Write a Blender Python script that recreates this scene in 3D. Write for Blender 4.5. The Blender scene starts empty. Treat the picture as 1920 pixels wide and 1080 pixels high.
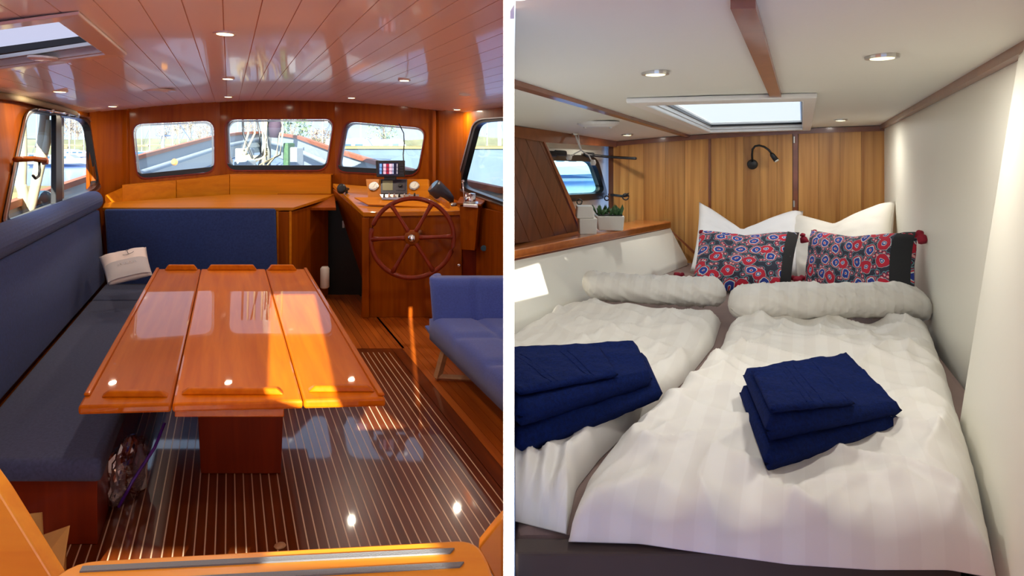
import bpy, bmesh, math, random
from mathutils import Vector, Matrix, noise
random.seed(7)
SC = bpy.context.scene
COL = SC.collection
# ---------------------------------------------------------------- camera
F = 1100.0; CX = 960.0; V0 = 265.0; CZ = 1.72
cd = bpy.data.cameras.new('camera'); cam = bpy.data.objects.new('camera', cd); COL.objects.link(cam)
cd.sensor_width = 36; cd.lens = F/1920*36; cd.shift_y = -(540-V0)/1920; cd.clip_start = .05; cd.clip_end = 3000
cam.location = (0, 0, CZ); cam.rotation_euler = (math.pi/2, 0, 0)
SC.camera = cam
# ---------------------------------------------------------------- world, sun, exposure
W = bpy.data.worlds.new('sky'); SC.world = W; W.use_nodes = True
nt = W.node_tree; nt.nodes.clear()
out = nt.nodes.new('ShaderNodeOutputWorld'); bg = nt.nodes.new('ShaderNodeBackground')
tc = nt.nodes.new('ShaderNodeTexCoord'); sep = nt.nodes.new('ShaderNodeSeparateXYZ'); rp = nt.nodes.new('ShaderNodeValToRGB')
ns = nt.nodes.new('ShaderNodeTexNoise'); mp = nt.nodes.new('ShaderNodeMapping'); mp.inputs['Scale'].default_value = (1, 1, 3.0)
ns.inputs['Scale'].default_value = 2.2; ns.inputs['Detail'].default_value = 5
cr = nt.nodes.new('ShaderNodeValToRGB'); mx = nt.nodes.new('ShaderNodeMix'); mx.data_type = 'RGBA'
rp.color_ramp.elements[0].position = 0.0; rp.color_ramp.elements[0].color = (.78, .90, 1.0, 1)
rp.color_ramp.elements[1].position = .55; rp.color_ramp.elements[1].color = (.42, .62, 1.0, 1)
cr.color_ramp.elements[0].position = .48; cr.color_ramp.elements[0].color = (0, 0, 0, 1)
cr.color_ramp.elements[1].position = .72; cr.color_ramp.elements[1].color = (.7, .7, .7, 1)
nt.links.new(tc.outputs['Generated'], sep.inputs[0]); nt.links.new(sep.outputs['Z'], rp.inputs[0])
nt.links.new(tc.outputs['Generated'], mp.inputs[0]); nt.links.new(mp.outputs[0], ns.inputs[0]); nt.links.new(ns.outputs[0], cr.inputs[0])
nt.links.new(cr.outputs[0], mx.inputs['Factor']); nt.links.new(rp.outputs[0], mx.inputs['A']); mx.inputs['B'].default_value = (1, 1, 1, 1)
nt.links.new(mx.outputs['Result'], bg.inputs[0]); nt.links.new(bg.outputs[0], out.inputs[0])
bg.inputs[1].default_value = 1.8
SUND = Vector((-.2, 1.0, -.4)).normalized()
sd = bpy.data.lights.new('sun', 'SUN'); sd.energy = 26; sd.angle = .006; sd.color = (1.0, .92, .78)
sun = bpy.data.objects.new('sun', sd); COL.objects.link(sun)
sun.rotation_euler = SUND.to_track_quat('-Z', 'Y').to_euler()
SC.view_settings.view_transform = 'Standard'; SC.view_settings.look = 'None'; SC.view_settings.gamma = 1
SC.view_settings.use_curve_mapping = False; SC.view_settings.exposure = -0.35
SC.cycles.max_bounces = 10; SC.cycles.diffuse_bounces = 5; SC.cycles.glossy_bounces = 5; SC.cycles.transparent_max_bounces = 16
SC.cycles.sample_clamp_indirect = 6; SC.cycles.caustics_reflective = False
LAMP_L = 8.0; LAMP_R = 3.4
# ---------------------------------------------------------------- coordinate helpers
def P(u, v, Y): return Vector(((u-CX)/F*Y, Y, CZ-(v-V0)/F*Y))
def Pz(u, v, z):
    Y = (CZ-z)*F/(v-V0); return P(u, v, Y)
KL = .4827
def L(s, y, z): return Vector((s-KL*y, y, z))
KR = .495
def R(s, y, r): return Vector((s+KR*y, y, CZ+r-.05*y))       # aft cabin: floor and ceiling pitch down forward
def Pr(u, v, r):                                              # point on the cabin plane lying r above the eye
    Y = -r*F/(v-320.0); return P(u, v, Y)
def plane(a, b, c):
    n = (b-a).cross(c-a).normalized(); o = Vector((0, 0, CZ))
    def f(u, v):
        d = Vector(((u-CX)/F, 1, -(v-V0)/F)); t = (a-o).dot(n)/d.dot(n); return o+d*t
    f.n = n if n.y > 0 else -n
    return f
def wline(p, q):                                              # vertical wall through two plan points
    a = Vector((p[0], p[1], 0)); b = Vector((q[0], q[1], 0)); return plane(a, b, a+Vector((0, 0, 1)))
# ---------------------------------------------------------------- materials
MATS = {}
def srgb(r, g, b):
    f = lambda c: (c/255/12.92) if c/255 <= .04045 else ((c/255+.055)/1.055)**2.4
    return (f(r), f(g), f(b), 1)
def mat(name, col, rough=.5, metal=0, coat=0, emit=None, estr=0, spec=.5, bump=0, bscale=200, var=0, vscale=8, sheen=0, trans=0):
    m = bpy.data.materials.new(name); m.use_nodes = True; t = m.node_tree; b = t.nodes['Principled BSDF']
    b.inputs['Base Color'].default_value = col; b.inputs['Roughness'].default_value = rough; b.inputs['Metallic'].default_value = metal
    b.inputs['Coat Weight'].default_value = coat; b.inputs['Coat Roughness'].default_value = .05; b.inputs['Specular IOR Level'].default_value = spec
    if sheen: b.inputs['Sheen Weight'].default_value = sheen
    if trans: b.inputs['Transmission Weight'].default_value = trans
    if emit: b.inputs['Emission Color'].default_value = emit; b.inputs['Emission Strength'].default_value = estr
    c = t.nodes.new('ShaderNodeTexCoord')
    if var:
        n = t.nodes.new('ShaderNodeTexNoise'); n.inputs['Scale'].default_value = vscale; n.inputs['Detail'].default_value = 4
        t.links.new(c.outputs['Object'], n.inputs[0]); r = t.nodes.new('ShaderNodeValToRGB')
        r.color_ramp.elements[0].position = .3; r.color_ramp.elements[1].position = .7
        r.color_ramp.elements[0].color = tuple(x*(1-var) for x in col[:3])+(1,); r.color_ramp.elements[1].color = tuple(min(1, x*(1+var)) for x in col[:3])+(1,)
        t.links.new(n.outputs[0], r.inputs[0]); t.links.new(r.outputs[0], b.inputs['Base Color'])
    if bump:
        n = t.nodes.new('ShaderNodeTexNoise'); n.inputs['Scale'].default_value = bscale; n.inputs['Detail'].default_value = 3
        t.links.new(c.outputs['Object'], n.inputs[0]); u = t.nodes.new('ShaderNodeBump'); u.inputs['Strength'].default_value = bump; u.inputs['Distance'].default_value = .004
        t.links.new(n.outputs[0], u.inputs['Height']); t.links.new(u.outputs[0], b.inputs['Normal'])
    MATS[name] = m; return m
def wood(name, c1, c2, rough=.3, coat=.6, rotz=0, scale=(26, 1.4, 26), crough=.06, spec=.5, contrast=.25):
    m = bpy.data.materials.new(name); m.use_nodes = True; t = m.node_tree; b = t.nodes['Principled BSDF']
    b.inputs['Roughness'].default_value = rough; b.inputs['Coat Weight'].default_value = coat; b.inputs['Coat Roughness'].default_value = crough
    b.inputs['Specular IOR Level'].default_value = spec
    c = t.nodes.new('ShaderNodeTexCoord'); mp1 = t.nodes.new('ShaderNodeMapping'); mp1.inputs['Rotation'].default_value = (0, 0, rotz)
    mp2 = t.nodes.new('ShaderNodeMapping'); mp2.inputs['Scale'].default_value = scale
    n = t.nodes.new('ShaderNodeTexNoise'); n.inputs['Scale'].default_value = 1; n.inputs['Detail'].default_value = 6; n.inputs['Distortion'].default_value = .35
    oi = t.nodes.new('ShaderNodeObjectInfo'); ad = t.nodes.new('ShaderNodeVectorMath'); ad.operation = 'SCALE'
    cmb = t.nodes.new('ShaderNodeCombineXYZ'); t.links.new(oi.outputs['Random'], cmb.inputs[0]); t.links.new(oi.outputs['Random'], cmb.inputs[2])
    t.links.new(cmb.outputs[0], ad.inputs[0]); ad.inputs['Scale'].default_value = 40
    a2 = t.nodes.new('ShaderNodeVectorMath'); a2.operation = 'ADD'
    t.links.new(c.outputs['Object'], mp1.inputs[0]); t.links.new(mp1.outputs[0], mp2.inputs[0]); t.links.new(mp2.outputs[0], a2.inputs[0]); t.links.new(ad.outputs[0], a2.inputs[1])
    t.links.new(a2.outputs[0], n.inputs[0]); r = t.nodes.new('ShaderNodeValToRGB'); r.color_ramp.elements[0].color = c1; r.color_ramp.elements[1].color = c2
    r.color_ramp.elements[0].position = .5-contrast; r.color_ramp.elements[1].position = .5+contrast
    t.links.new(n.outputs[0], r.inputs[0])
    h = t.nodes.new('ShaderNodeHueSaturation'); mr = t.nodes.new('ShaderNodeMapRange'); mr.inputs['To Min'].default_value = .86; mr.inputs['To Max'].default_value = 1.12
    t.links.new(oi.outputs['Random'], mr.inputs[0]); t.links.new(mr.outputs[0], h.inputs['Value'])
    t.links.new(r.outputs[0], h.inputs['Color']); t.links.new(h.outputs[0], b.inputs['Base Color'])
    MATS[name] = m; return m
AN = -math.atan(KL)
wood('varnished_table', (.44, .092, .001, 1), (.60, .155, .002, 1), rough=.45, spec=.08, coat=.5, rotz=AN, crough=.02)
wood('varnished_mahogany', (.21, .038, .0005, 1), (.33, .076, .001, 1), rough=.5, spec=.1, coat=.12, scale=(20, 20, 1.2), crough=.12)
wood('varnished_dark', (.15, .012, .001, 1), (.24, .024, .002, 1), rough=.5, spec=.2, coat=.2, scale=(20, 20, 1.2), crough=.15)
wood('varnished_ledge', (.52, .15, .003, 1), (.68, .23, .006, 1), rough=.4, spec=.15, coat=.4, rotz=0, scale=(1.4, 22, 22), crough=.05)
wood('teak_floor', (.32, .062, .005, 1), (.50, .12, .010, 1), rough=.35, coat=.45, rotz=AN, scale=(30, 1.5, 30), crough=.1)
wood('teak_floor_dark', (.085, .014, .002, 1), (.18, .036, .004, 1), rough=.3, coat=.9, rotz=AN, scale=(30, 1.5, 30), crough=.04)
wood('holly_strip', (.80, .55, .36, 1), (.9, .65, .45, 1), rough=.35, coat=.5, rotz=AN)
wood('step_oak', (.80, .27, .012, 1), (.92, .38, .022, 1), rough=.4, coat=.4, scale=(2, 26, 26))
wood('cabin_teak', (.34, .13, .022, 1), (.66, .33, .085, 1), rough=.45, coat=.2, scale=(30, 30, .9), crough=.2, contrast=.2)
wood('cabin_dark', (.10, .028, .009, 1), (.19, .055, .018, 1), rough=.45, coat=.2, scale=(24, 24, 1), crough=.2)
wood('cabin_trim', (.17, .042, .014, 1), (.27, .075, .025, 1), rough=.35, coat=.5, rotz=0, scale=(12, 12, 12), crough=.1)
wood('cabin_ledge', (.42, .11, .02, 1), (.62, .20, .04, 1), rough=.3, coat=.7, rotz=-.65, scale=(26, 1.2, 26), crough=.06)
wood('pale_oak', (.42, .22, .10, 1), (.55, .32, .16, 1), rough=.5, coat=.1)
wood('cap_rail', (.40, .12, .06, 1), (.50, .18, .09, 1), rough=.6, coat=0)
mat('ceiling_gloss', (.92, .83, .73, 1), .36, coat=.38, spec=.35)
mat('ceiling_groove', (.70, .44, .30, 1), .6)
mat('cream', (.78, .68, .56, 1), .3, coat=.4)
mat('blue_cloth', srgb(38, 58, 112), .95, bump=.5, bscale=500, var=.18, vscale=60, sheen=.08)
mat('seat_cloth', srgb(60, 66, 96), .95, bump=.6, bscale=500, var=.22, vscale=80, sheen=.08)
mat('sofa_cloth', srgb(66, 88, 172), .95, bump=.5, bscale=600, var=.12, vscale=90, sheen=.3)
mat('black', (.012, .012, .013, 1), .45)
mat('black_rubber', (.01, .01, .011, 1), .35)
mat('chrome', (.8, .8, .8, 1), .12, metal=1)
mat('steel', (.62, .62, .6, 1), .3, metal=1)
mat('white_paint', (.80, .79, .74, 1), .45)
mat('cabin_white', (.80, .795, .72, 1), .5, bump=.05, bscale=60)
mat('cabin_wall_white', (.80, .78, .68, 1), .5, bump=.05, bscale=60)
mat('partition_white', (.95, .95, .95, 1), .7)
mat('grey_pad', srgb(120, 125, 130), .8, bump=.4, bscale=400)
mat('white_plastic', (.82, .82, .80, 1), .35)
mat('dial_white', (.78, .80, .72, 1), .3)
mat('lcd', srgb(150, 150, 120), .2)
mat('dark_grey', srgb(52, 50, 62), .4)
mat('lamp_glow', (1, .9, .6, 1), .5, emit=(1, .78, .40, 1), estr=9)
mat('lamp_glow_white', (1, .9, .6, 1), .5, emit=(1, .88, .50, 1), estr=3.2)
mat('cardboard', srgb(165, 122, 62), .9, var=.08)
mat('pillow_white', (.86, .86, .88, 1), .9, bump=.15, bscale=300, sheen=.1)
mat('pillow_cream', (.84, .80, .72, 1), .9, bump=.15, bscale=300, sheen=.1)
mat('small_pillow', srgb(226, 210, 205), .9, bump=.2, bscale=400)
mat('small_pillow_grey', srgb(182, 176, 180), .9, bump=.2, bscale=400)
mat('print_grey', srgb(90, 84, 92), .9)
mat('print_pale', srgb(214, 208, 210), .9)
mat('taupe_sheet', srgb(128, 108, 102), .95, bump=.15, bscale=300, var=.08, vscale=5)
mat('shade_brown', srgb(58, 46, 42), .8, var=.1)
mat('navy_towel', srgb(12, 30, 84), 1.0, bump=1.0, bscale=700, var=.30, vscale=150, spec=.1)
mat('tassel_red', srgb(140, 22, 44), .9)
mat('cushion_dark', srgb(34, 34, 36), .9)
mat('leaf_green', srgb(52, 92, 50), .6, var=.3, vscale=30)
mat('water', srgb(70, 110, 175), .12, bump=.8, bscale=2.0)
mat('boat_white', (.33, .38, .41, 1), .45)
mat('deck_grey', srgb(120, 140, 165), .6)
mat('mast_white', (.40, .41, .38, 1), .4)
mat('shore', srgb(105, 108, 84), .9, var=.3, vscale=.3)
mat('quay', srgb(92, 110, 120), .9, var=.1, vscale=1)
mat('quay_edge', srgb(150, 136, 80), .8)
mat('tree_green', srgb(120, 145, 105), .9, var=.4, vscale=.8)
mat('tree_bare', srgb(150, 135, 115), .9, var=.2, vscale=.8)
mat('blue_tarp', srgb(35, 90, 170), .7)
mat('tan_canvas', srgb(150, 132, 98), .8, var=.1, vscale=4)
mat('dark_canvas', srgb(70, 55, 70), .8)
mat('rope', srgb(170, 160, 130), .9)
mat('orange_plastic', srgb(235, 160, 80), .5)
mat('boat_glass', srgb(60, 90, 110), .1)
mat('red_paint', srgb(210, 70, 75), .5)
mat('purple_plastic', srgb(90, 40, 150), .4)
def glass(name, col, fac, tcol=(1, 1, 1, 1)):
    m = bpy.data.materials.new(name); m.use_nodes = True; t = m.node_tree; t.nodes.clear()
    o = t.nodes.new('ShaderNodeOutputMaterial'); a = t.nodes.new('ShaderNodeBsdfTransparent'); g = t.nodes.new('ShaderNodeBsdfGlossy'); x = t.nodes.new('ShaderNodeMixShader')
    a.inputs[0].default_value = tcol; g.inputs[0].default_value = col; g.inputs['Roughness'].default_value = .02; x.inputs[0].default_value = fac
    t.links.new(a.outputs[0], x.inputs[1]); t.links.new(g.outputs[0], x.inputs[2]); t.links.new(x.outputs[0], o.inputs[0]); MATS[name] = m
glass('window_glass', (1, 1, 1, 1), .05, (.93, .97, 1, 1))
glass('porthole_glass', (1, 1, 1, 1), .05, (.70, .95, 1.0, 1))
glass('clear_plastic', (.9, .9, 1, 1), .45, (.8, .78, .85, 1))
def acrylic(name, col):
    m = bpy.data.materials.new(name); m.use_nodes = True; t = m.node_tree; t.nodes.clear()
    o = t.nodes.new('ShaderNodeOutputMaterial'); a = t.nodes.new('ShaderNodeBsdfTranslucent'); g = t.nodes.new('ShaderNodeBsdfDiffuse'); x = t.nodes.new('ShaderNodeMixShader')
    a.inputs[0].default_value = col; g.inputs[0].default_value = col; x.inputs[0].default_value = .25
    t.links.new(a.outputs[0], x.inputs[1]); t.links.new(g.outputs[0], x.inputs[2]); t.links.new(x.outputs[0], o.inputs[0]); MATS[name] = m
acrylic('acrylic_left', (.24, .25, .33, 1)); acrylic('acrylic_right', (.40, .44, .47, 1))
def floral():
    m = bpy.data.materials.new('floral_print'); m.use_nodes = True; t = m.node_tree; b = t.nodes['Principled BSDF']; b.inputs['Roughness'].default_value = .9
    uv = t.nodes.new('ShaderNodeTexCoord')
    def layer(scale, stops, rnd):
        v = t.nodes.new('ShaderNodeTexVoronoi'); v.voronoi_dimensions = '2D'; v.inputs['Scale'].default_value = scale; v.inputs['Randomness'].default_value = rnd
        w = t.nodes.new('ShaderNodeTexNoise'); w.inputs['Scale'].default_value = scale*3; w.inputs['Detail'].default_value = 1
        mm = t.nodes.new('ShaderNodeVectorMath'); mm.operation = 'MULTIPLY_ADD'; mm.inputs[1].default_value = (.12/scale*2,)*3
        t.links.new(uv.outputs['UV'], w.inputs[0]); t.links.new(w.outputs['Color'], mm.inputs[0]); t.links.new(uv.outputs['UV'], mm.inputs[2]); t.links.new(mm.outputs[0], v.inputs['Vector'])
        r = t.nodes.new('ShaderNodeValToRGB'); r.color_ramp.interpolation = 'CONSTANT'
        while len(r.color_ramp.elements) < len(stops): r.color_ramp.elements.new(.5)
        for e, (p, c) in zip(r.color_ramp.elements, stops): e.position = p; e.color = c
        t.links.new(v.outputs['Distance'], r.inputs[0]); return v, r
    red = srgb(196, 34, 58); blu = srgb(40, 62, 150); wht = srgb(205, 215, 215); drk = srgb(48, 50, 66); mar = srgb(150, 36, 72); pal = srgb(225, 170, 165); tea = srgb(110, 150, 160)
    v1, a = layer(3.6, [(0, wht), (.06, blu), (.12, wht), (.15, red), (.37, mar), (.40, wht), (.43, drk)], .75)
    v2, c = layer(3.6, [(0, red), (.06, wht), (.09, blu), (.26, wht), (.31, red), (.38, tea), (.43, drk)], .75)
    v3, d = layer(9, [(0, pal), (.16, mar), (.30, drk), (.36, tea), (.44, drk)], 1)
    sp = t.nodes.new('ShaderNodeSeparateColor'); t.links.new(v1.outputs['Color'], sp.inputs[0])
    g1 = t.nodes.new('ShaderNodeMath'); g1.operation = 'GREATER_THAN'; g1.inputs[1].default_value = .5; t.links.new(sp.outputs[0], g1.inputs[0])
    x1 = t.nodes.new('ShaderNodeMix'); x1.data_type = 'RGBA'; t.links.new(g1.outputs[0], x1.inputs['Factor']); t.links.new(a.outputs[0], x1.inputs['A']); t.links.new(c.outputs[0], x1.inputs['B'])
    g2 = t.nodes.new('ShaderNodeMath'); g2.operation = 'GREATER_THAN'; g2.inputs[1].default_value = .425; t.links.new(v1.outputs['Distance'], g2.inputs[0])
    x2 = t.nodes.new('ShaderNodeMix'); x2.data_type = 'RGBA'; t.links.new(g2.outputs[0], x2.inputs['Factor']); t.links.new(x1.outputs['Result'], x2.inputs['A']); t.links.new(d.outputs[0], x2.inputs['B'])
    t.links.new(x2.outputs['Result'], b.inputs['Base Color']); MATS['floral_print'] = m
floral()
def duvet_mat(rot):
    m = bpy.data.materials.new('duvet_satin'); m.use_nodes = True; t = m.node_tree; b = t.nodes['Principled BSDF']
    c = t.nodes.new('ShaderNodeTexCoord'); mp_ = t.nodes.new('ShaderNodeMapping'); mp_.inputs['Rotation'].default_value = (0, 0, rot)
    w = t.nodes.new('ShaderNodeTexWave'); w.inputs['Scale'].default_value = 5; w.bands_direction = 'X'
    r = t.nodes.new('ShaderNodeValToRGB'); r.color_ramp.elements[0].position = .45; r.color_ramp.elements[1].position = .55
    r.color_ramp.elements[0].color = (.67, .645, .60, 1); r.color_ramp.elements[1].color = (.70, .68, .635, 1)
    t.links.new(c.outputs['Object'], mp_.inputs[0]); t.links.new(mp_.outputs[0], w.inputs[0]); t.links.new(w.outputs[0], r.inputs[0]); t.links.new(r.outputs[0], b.inputs['Base Color'])
    r2 = t.nodes.new('ShaderNodeMapRange'); r2.inputs['To Min'].default_value = .75; r2.inputs['To Max'].default_value = .5
    t.links.new(w.outputs[0], r2.inputs[0]); t.links.new(r2.outputs[0], b.inputs['Roughness'])
    MATS['duvet_satin'] = m
duvet_mat(.46)
# ---------------------------------------------------------------- mesh helpers
def tag(o, label=None, cat=None, group=None, kind=None):
    if label: o['label'] = label
    if cat: o['category'] = cat
    if group: o['group'] = group
    if kind: o['kind'] = kind
    return o
def thing(name, label, cat, loc, group=None):
    o = bpy.data.objects.new(name, None); COL.objects.link(o); o.location = loc; o.empty_display_size = .05
    return tag(o, label, cat, group)
def obj(name, bm, m, parent=None, bevel=0, smooth=False, solid=0, label=None, sub=0):
    bmesh.ops.remove_doubles(bm, verts=bm.verts, dist=1e-5)
    bmesh.ops.recalc_face_normals(bm, faces=bm.faces)
    me = bpy.data.meshes.new(name); bm.to_mesh(me); bm.free()
    me.materials.append(MATS[m] if isinstance(m, str) else m)
    if smooth:
        for p in me.polygons: p.use_smooth = True
    o = bpy.data.objects.new(name, me); COL.objects.link(o)
    if parent is not None:
        o.parent = parent; w = Vector((0, 0, 0)); q = parent
        while q is not None:
            w += q.location; q = q.parent
        o.location = -w
    if bevel:
        b = o.modifiers.new('b', 'BEVEL'); b.width = bevel; b.segments = 2; b.limit_method = 'ANGLE'; b.angle_limit = .6
    if sub:
        b = o.modifiers.new('s', 'SUBSURF'); b.levels = b.render_levels = sub
    if label: o['label'] = label
    return o
def solo(name, bm, m, label, cat, group=None, base=None, **k):       # one-mesh thing with origin at its base
    bb = [v.co.copy() for v in bm.verts]
    if base is None:
        base = Vector((sum(v.x for v in bb)/len(bb), sum(v.y for v in bb)/len(bb), min(v.z for v in bb)))
    bmesh.ops.translate(bm, verts=bm.verts, vec=-base)
    o = obj(name, bm, m, **k); o.location = base
    return tag(o, label, cat, group)
def struct(name, bm, m, parent=None, **k):
    o = obj(name, bm, m, parent, **k)
    if parent is None: o['kind'] = 'structure'
    return o
def NB(): return bmesh.new()
def hexa(bm, p):       # p: 4 bottom, 4 top
    v = [bm.verts.new(x) for x in p]
    for f in ((3, 2, 1, 0), (4, 5, 6, 7), (0, 1, 5, 4), (1, 2, 6, 5), (2, 3, 7, 6), (3, 0, 4, 7)): bm.faces.new([v[i] for i in f])
    return bm
def box(bm, x0, x1, y0, y1, z0, z1):
    return hexa(bm, [Vector(c) for c in ((x0, y0, z0), (x1, y0, z0), (x1, y1, z0), (x0, y1, z0), (x0, y0, z1), (x1, y0, z1), (x1, y1, z1), (x0, y1, z1))])
def sbox(bm, s0, s1, y0, y1, z0, z1, f=L):
    return hexa(bm, [f(s0, y0, z0), f(s1, y0, z0), f(s1, y1, z0), f(s0, y1, z0), f(s0, y0, z1), f(s1, y0, z1), f(s1, y1, z1), f(s0, y1, z1)])
def prism(bm, pts, vec):
    vec = Vector(vec); a = [bm.verts.new(Vector(p)) for p in pts]; b = [bm.verts.new(Vector(p)+vec) for p in pts]; n = len(a)
    bm.faces.new(a); bm.faces.new(b[::-1])
    for i in range(n): bm.faces.new((a[i], a[(i+1) % n], b[(i+1) % n], b[i]))
    return bm
def plate(bm, outer, holes, vec):
    vec = Vector(vec); loops = [outer]+holes; edges = []; rings = []
    for lp in loops:
        vs = [bm.verts.new(Vector(p)) for p in lp]; rings.append(vs)
        edges += [bm.edges.new((vs[i], vs[(i+1) % len(vs)])) for i in range(len(vs))]
    r = bmesh.ops.triangle_fill(bm, edges=edges, use_beauty=True)
    fs = [g for g in r['geom'] if isinstance(g, bmesh.types.BMFace)]
    mp = {}
    for vs in rings:
        for v in vs: mp[v] = bm.verts.new(v.co+vec)
    for f in fs: bm.faces.new([mp[v] for v in reversed(f.verts)])
    for vs in rings:
        for i in range(len(vs)):
            a, b = vs[i], vs[(i+1) % len(vs)]; bm.faces.new((a, b, mp[b], mp[a]))
    return bm
def ring(bm, a, b, vec):      # frame between two loops with equal counts
    vec = Vector(vec); n = len(a)
    A = [bm.verts.new(p) for p in a]; B = [bm.verts.new(p) for p in b]; C = [bm.verts.new(Vector(p)+vec) for p in a]; D = [bm.verts.new(Vector(p)+vec) for p in b]
    for i in range(n):
        j = (i+1) % n
        bm.faces.new((A[i], A[j], B[j], B[i])); bm.faces.new((C[i], D[i], D[j], C[j])); bm.faces.new((A[i], C[i], C[j], A[j])); bm.faces.new((B[i], B[j], D[j], D[i]))
    return bm
def rpoly(pts, r, n=5):       # rounded 2-D polygon
    o = []; N = len(pts)
    for i in range(N):
        p = Vector(pts[i]); a = Vector(pts[i-1]); b = Vector(pts[(i+1) % N]); da = (a-p); db = (b-p)
        rr = min(r, da.length*.45, db.length*.45); A = p+da.normalized()*rr; B = p+db.normalized()*rr
        for k in range(n+1):
            t = k/n; o.append(tuple(A*(1-t)**2+p*2*t*(1-t)+B*t*t))
    return o
def inset(pts, d):            # shrink towards centroid by about d
    c = Vector((sum(p[0] for p in pts)/len(pts), sum(p[1] for p in pts)/len(pts)))
    xs = [p[0] for p in pts]; ys = [p[1] for p in pts]; w = (max(xs)-min(xs))/2; h = (max(ys)-min(ys))/2
    return [(c.x+(p[0]-c.x)*(1-d/w), c.y+(p[1]-c.y)*(1-d/h)) for p in pts]
def tube(bm, pts, r, n=8, closed=False):
    pts = [Vector(p) for p in pts]; N = len(pts); rings = []; up = Vector((0, 0, 1))
    rr = r if isinstance(r, (list, tuple)) else [r]*N
    for i, p in enumerate(pts):
        if closed: d = pts[(i+1) % N]-pts[i-1]
        else: d = pts[min(i+1, N-1)]-pts[max(i-1, 0)]
        d.normalize(); u = up if abs(d.dot(up)) < .95 else Vector((1, 0, 0)); x = d.cross(u).normalized(); y = d.cross(x).normalized()
        rings.append([bm.verts.new(p+(x*math.cos(2*math.pi*k/n)+y*math.sin(2*math.pi*k/n))*rr[i]) for k in range(n)])
    for i in range(N if closed else N-1):
        a = rings[i]; b = rings[(i+1) % N]
        for k in range(n): bm.faces.new((a[k], a[(k+1) % n], b[(k+1) % n], b[k]))
    if not closed: bm.faces.new(rings[0][::-1]); bm.faces.new(rings[-1])
    return bm
def lathe(bm, prof, c, axis=(0, 0, 1), n=24):     # prof: (radius, height along axis)
    c = Vector(c); a = Vector(axis).normalized(); u = Vector((1, 0, 0)) if abs(a.x) < .9 else Vector((0, 1, 0)); x = a.cross(u).normalized(); y = a.cross(x)
    rs = []
    for r, h in prof: rs.append([bm.verts.new(c+a*h+(x*math.cos(2*math.pi*k/n)+y*math.sin(2*math.pi*k/n))*max(r, 1e-4)) for k in range(n)])
    for i in range(len(rs)-1):
        for k in range(n): bm.faces.new((rs[i][k], rs[i][(k+1) % n], rs[i+1][(k+1) % n], rs[i+1][k]))
    bm.faces.new(rs[0][::-1]); bm.faces.new(rs[-1]); return bm
def clip(bm, x, side=-1):      # keep the part left (-1) or right (+1) of the plane X = x
    bmesh.ops.remove_doubles(bm, verts=bm.verts, dist=1e-5)
    r = bmesh.ops.bisect_plane(bm, geom=bm.verts[:]+bm.edges[:]+bm.faces[:], plane_co=(x, 0, 0), plane_no=(-side, 0, 0), clear_outer=True)
    es = [g for g in r['geom_cut'] if isinstance(g, bmesh.types.BMEdge)]
    if es: bmesh.ops.holes_fill(bm, edges=[e for e in es if e.is_boundary], sides=0)
    return bm
XL = -.0165; XR = .0055
def nz(p, s, seed=0): return noise.noise(Vector(p)*s+Vector((seed*7.1, seed*3.3, seed*1.7)))
# ================================================================ LEFT: DECK SALOON, SHELL
def zc(s): return 2.19-.045*(s-.57)**2
FW = [(168, 5.95), (240, 6.35), (412, 6.75), (628, 6.75), (815, 6.45), (868, 6.2)]
FP = [((u-CX)/F*Y, Y) for u, Y in FW]
def yend(s):                                   # where the depth line s meets the front wall
    best = 6.9
    for (a, b) in zip(FP[:-1], FP[1:]):
        sa = a[0]+KL*a[1]; sb = b[0]+KL*b[1]
        if min(sa, sb) <= s <= max(sa, sb): return a[1]+(b[1]-a[1])*(s-sa)/(sb-sa)
    return FP[0][1] if s < FP[0][0]+KL*FP[0][1] else FP[-1][1]-.05*(s-2.4)
# partition between the two cabins
bm = NB(); box(bm, -.0131, .0033, .9, 6.6, 0, 2.5); struct('wall_partition', bm, 'partition_white')
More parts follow.
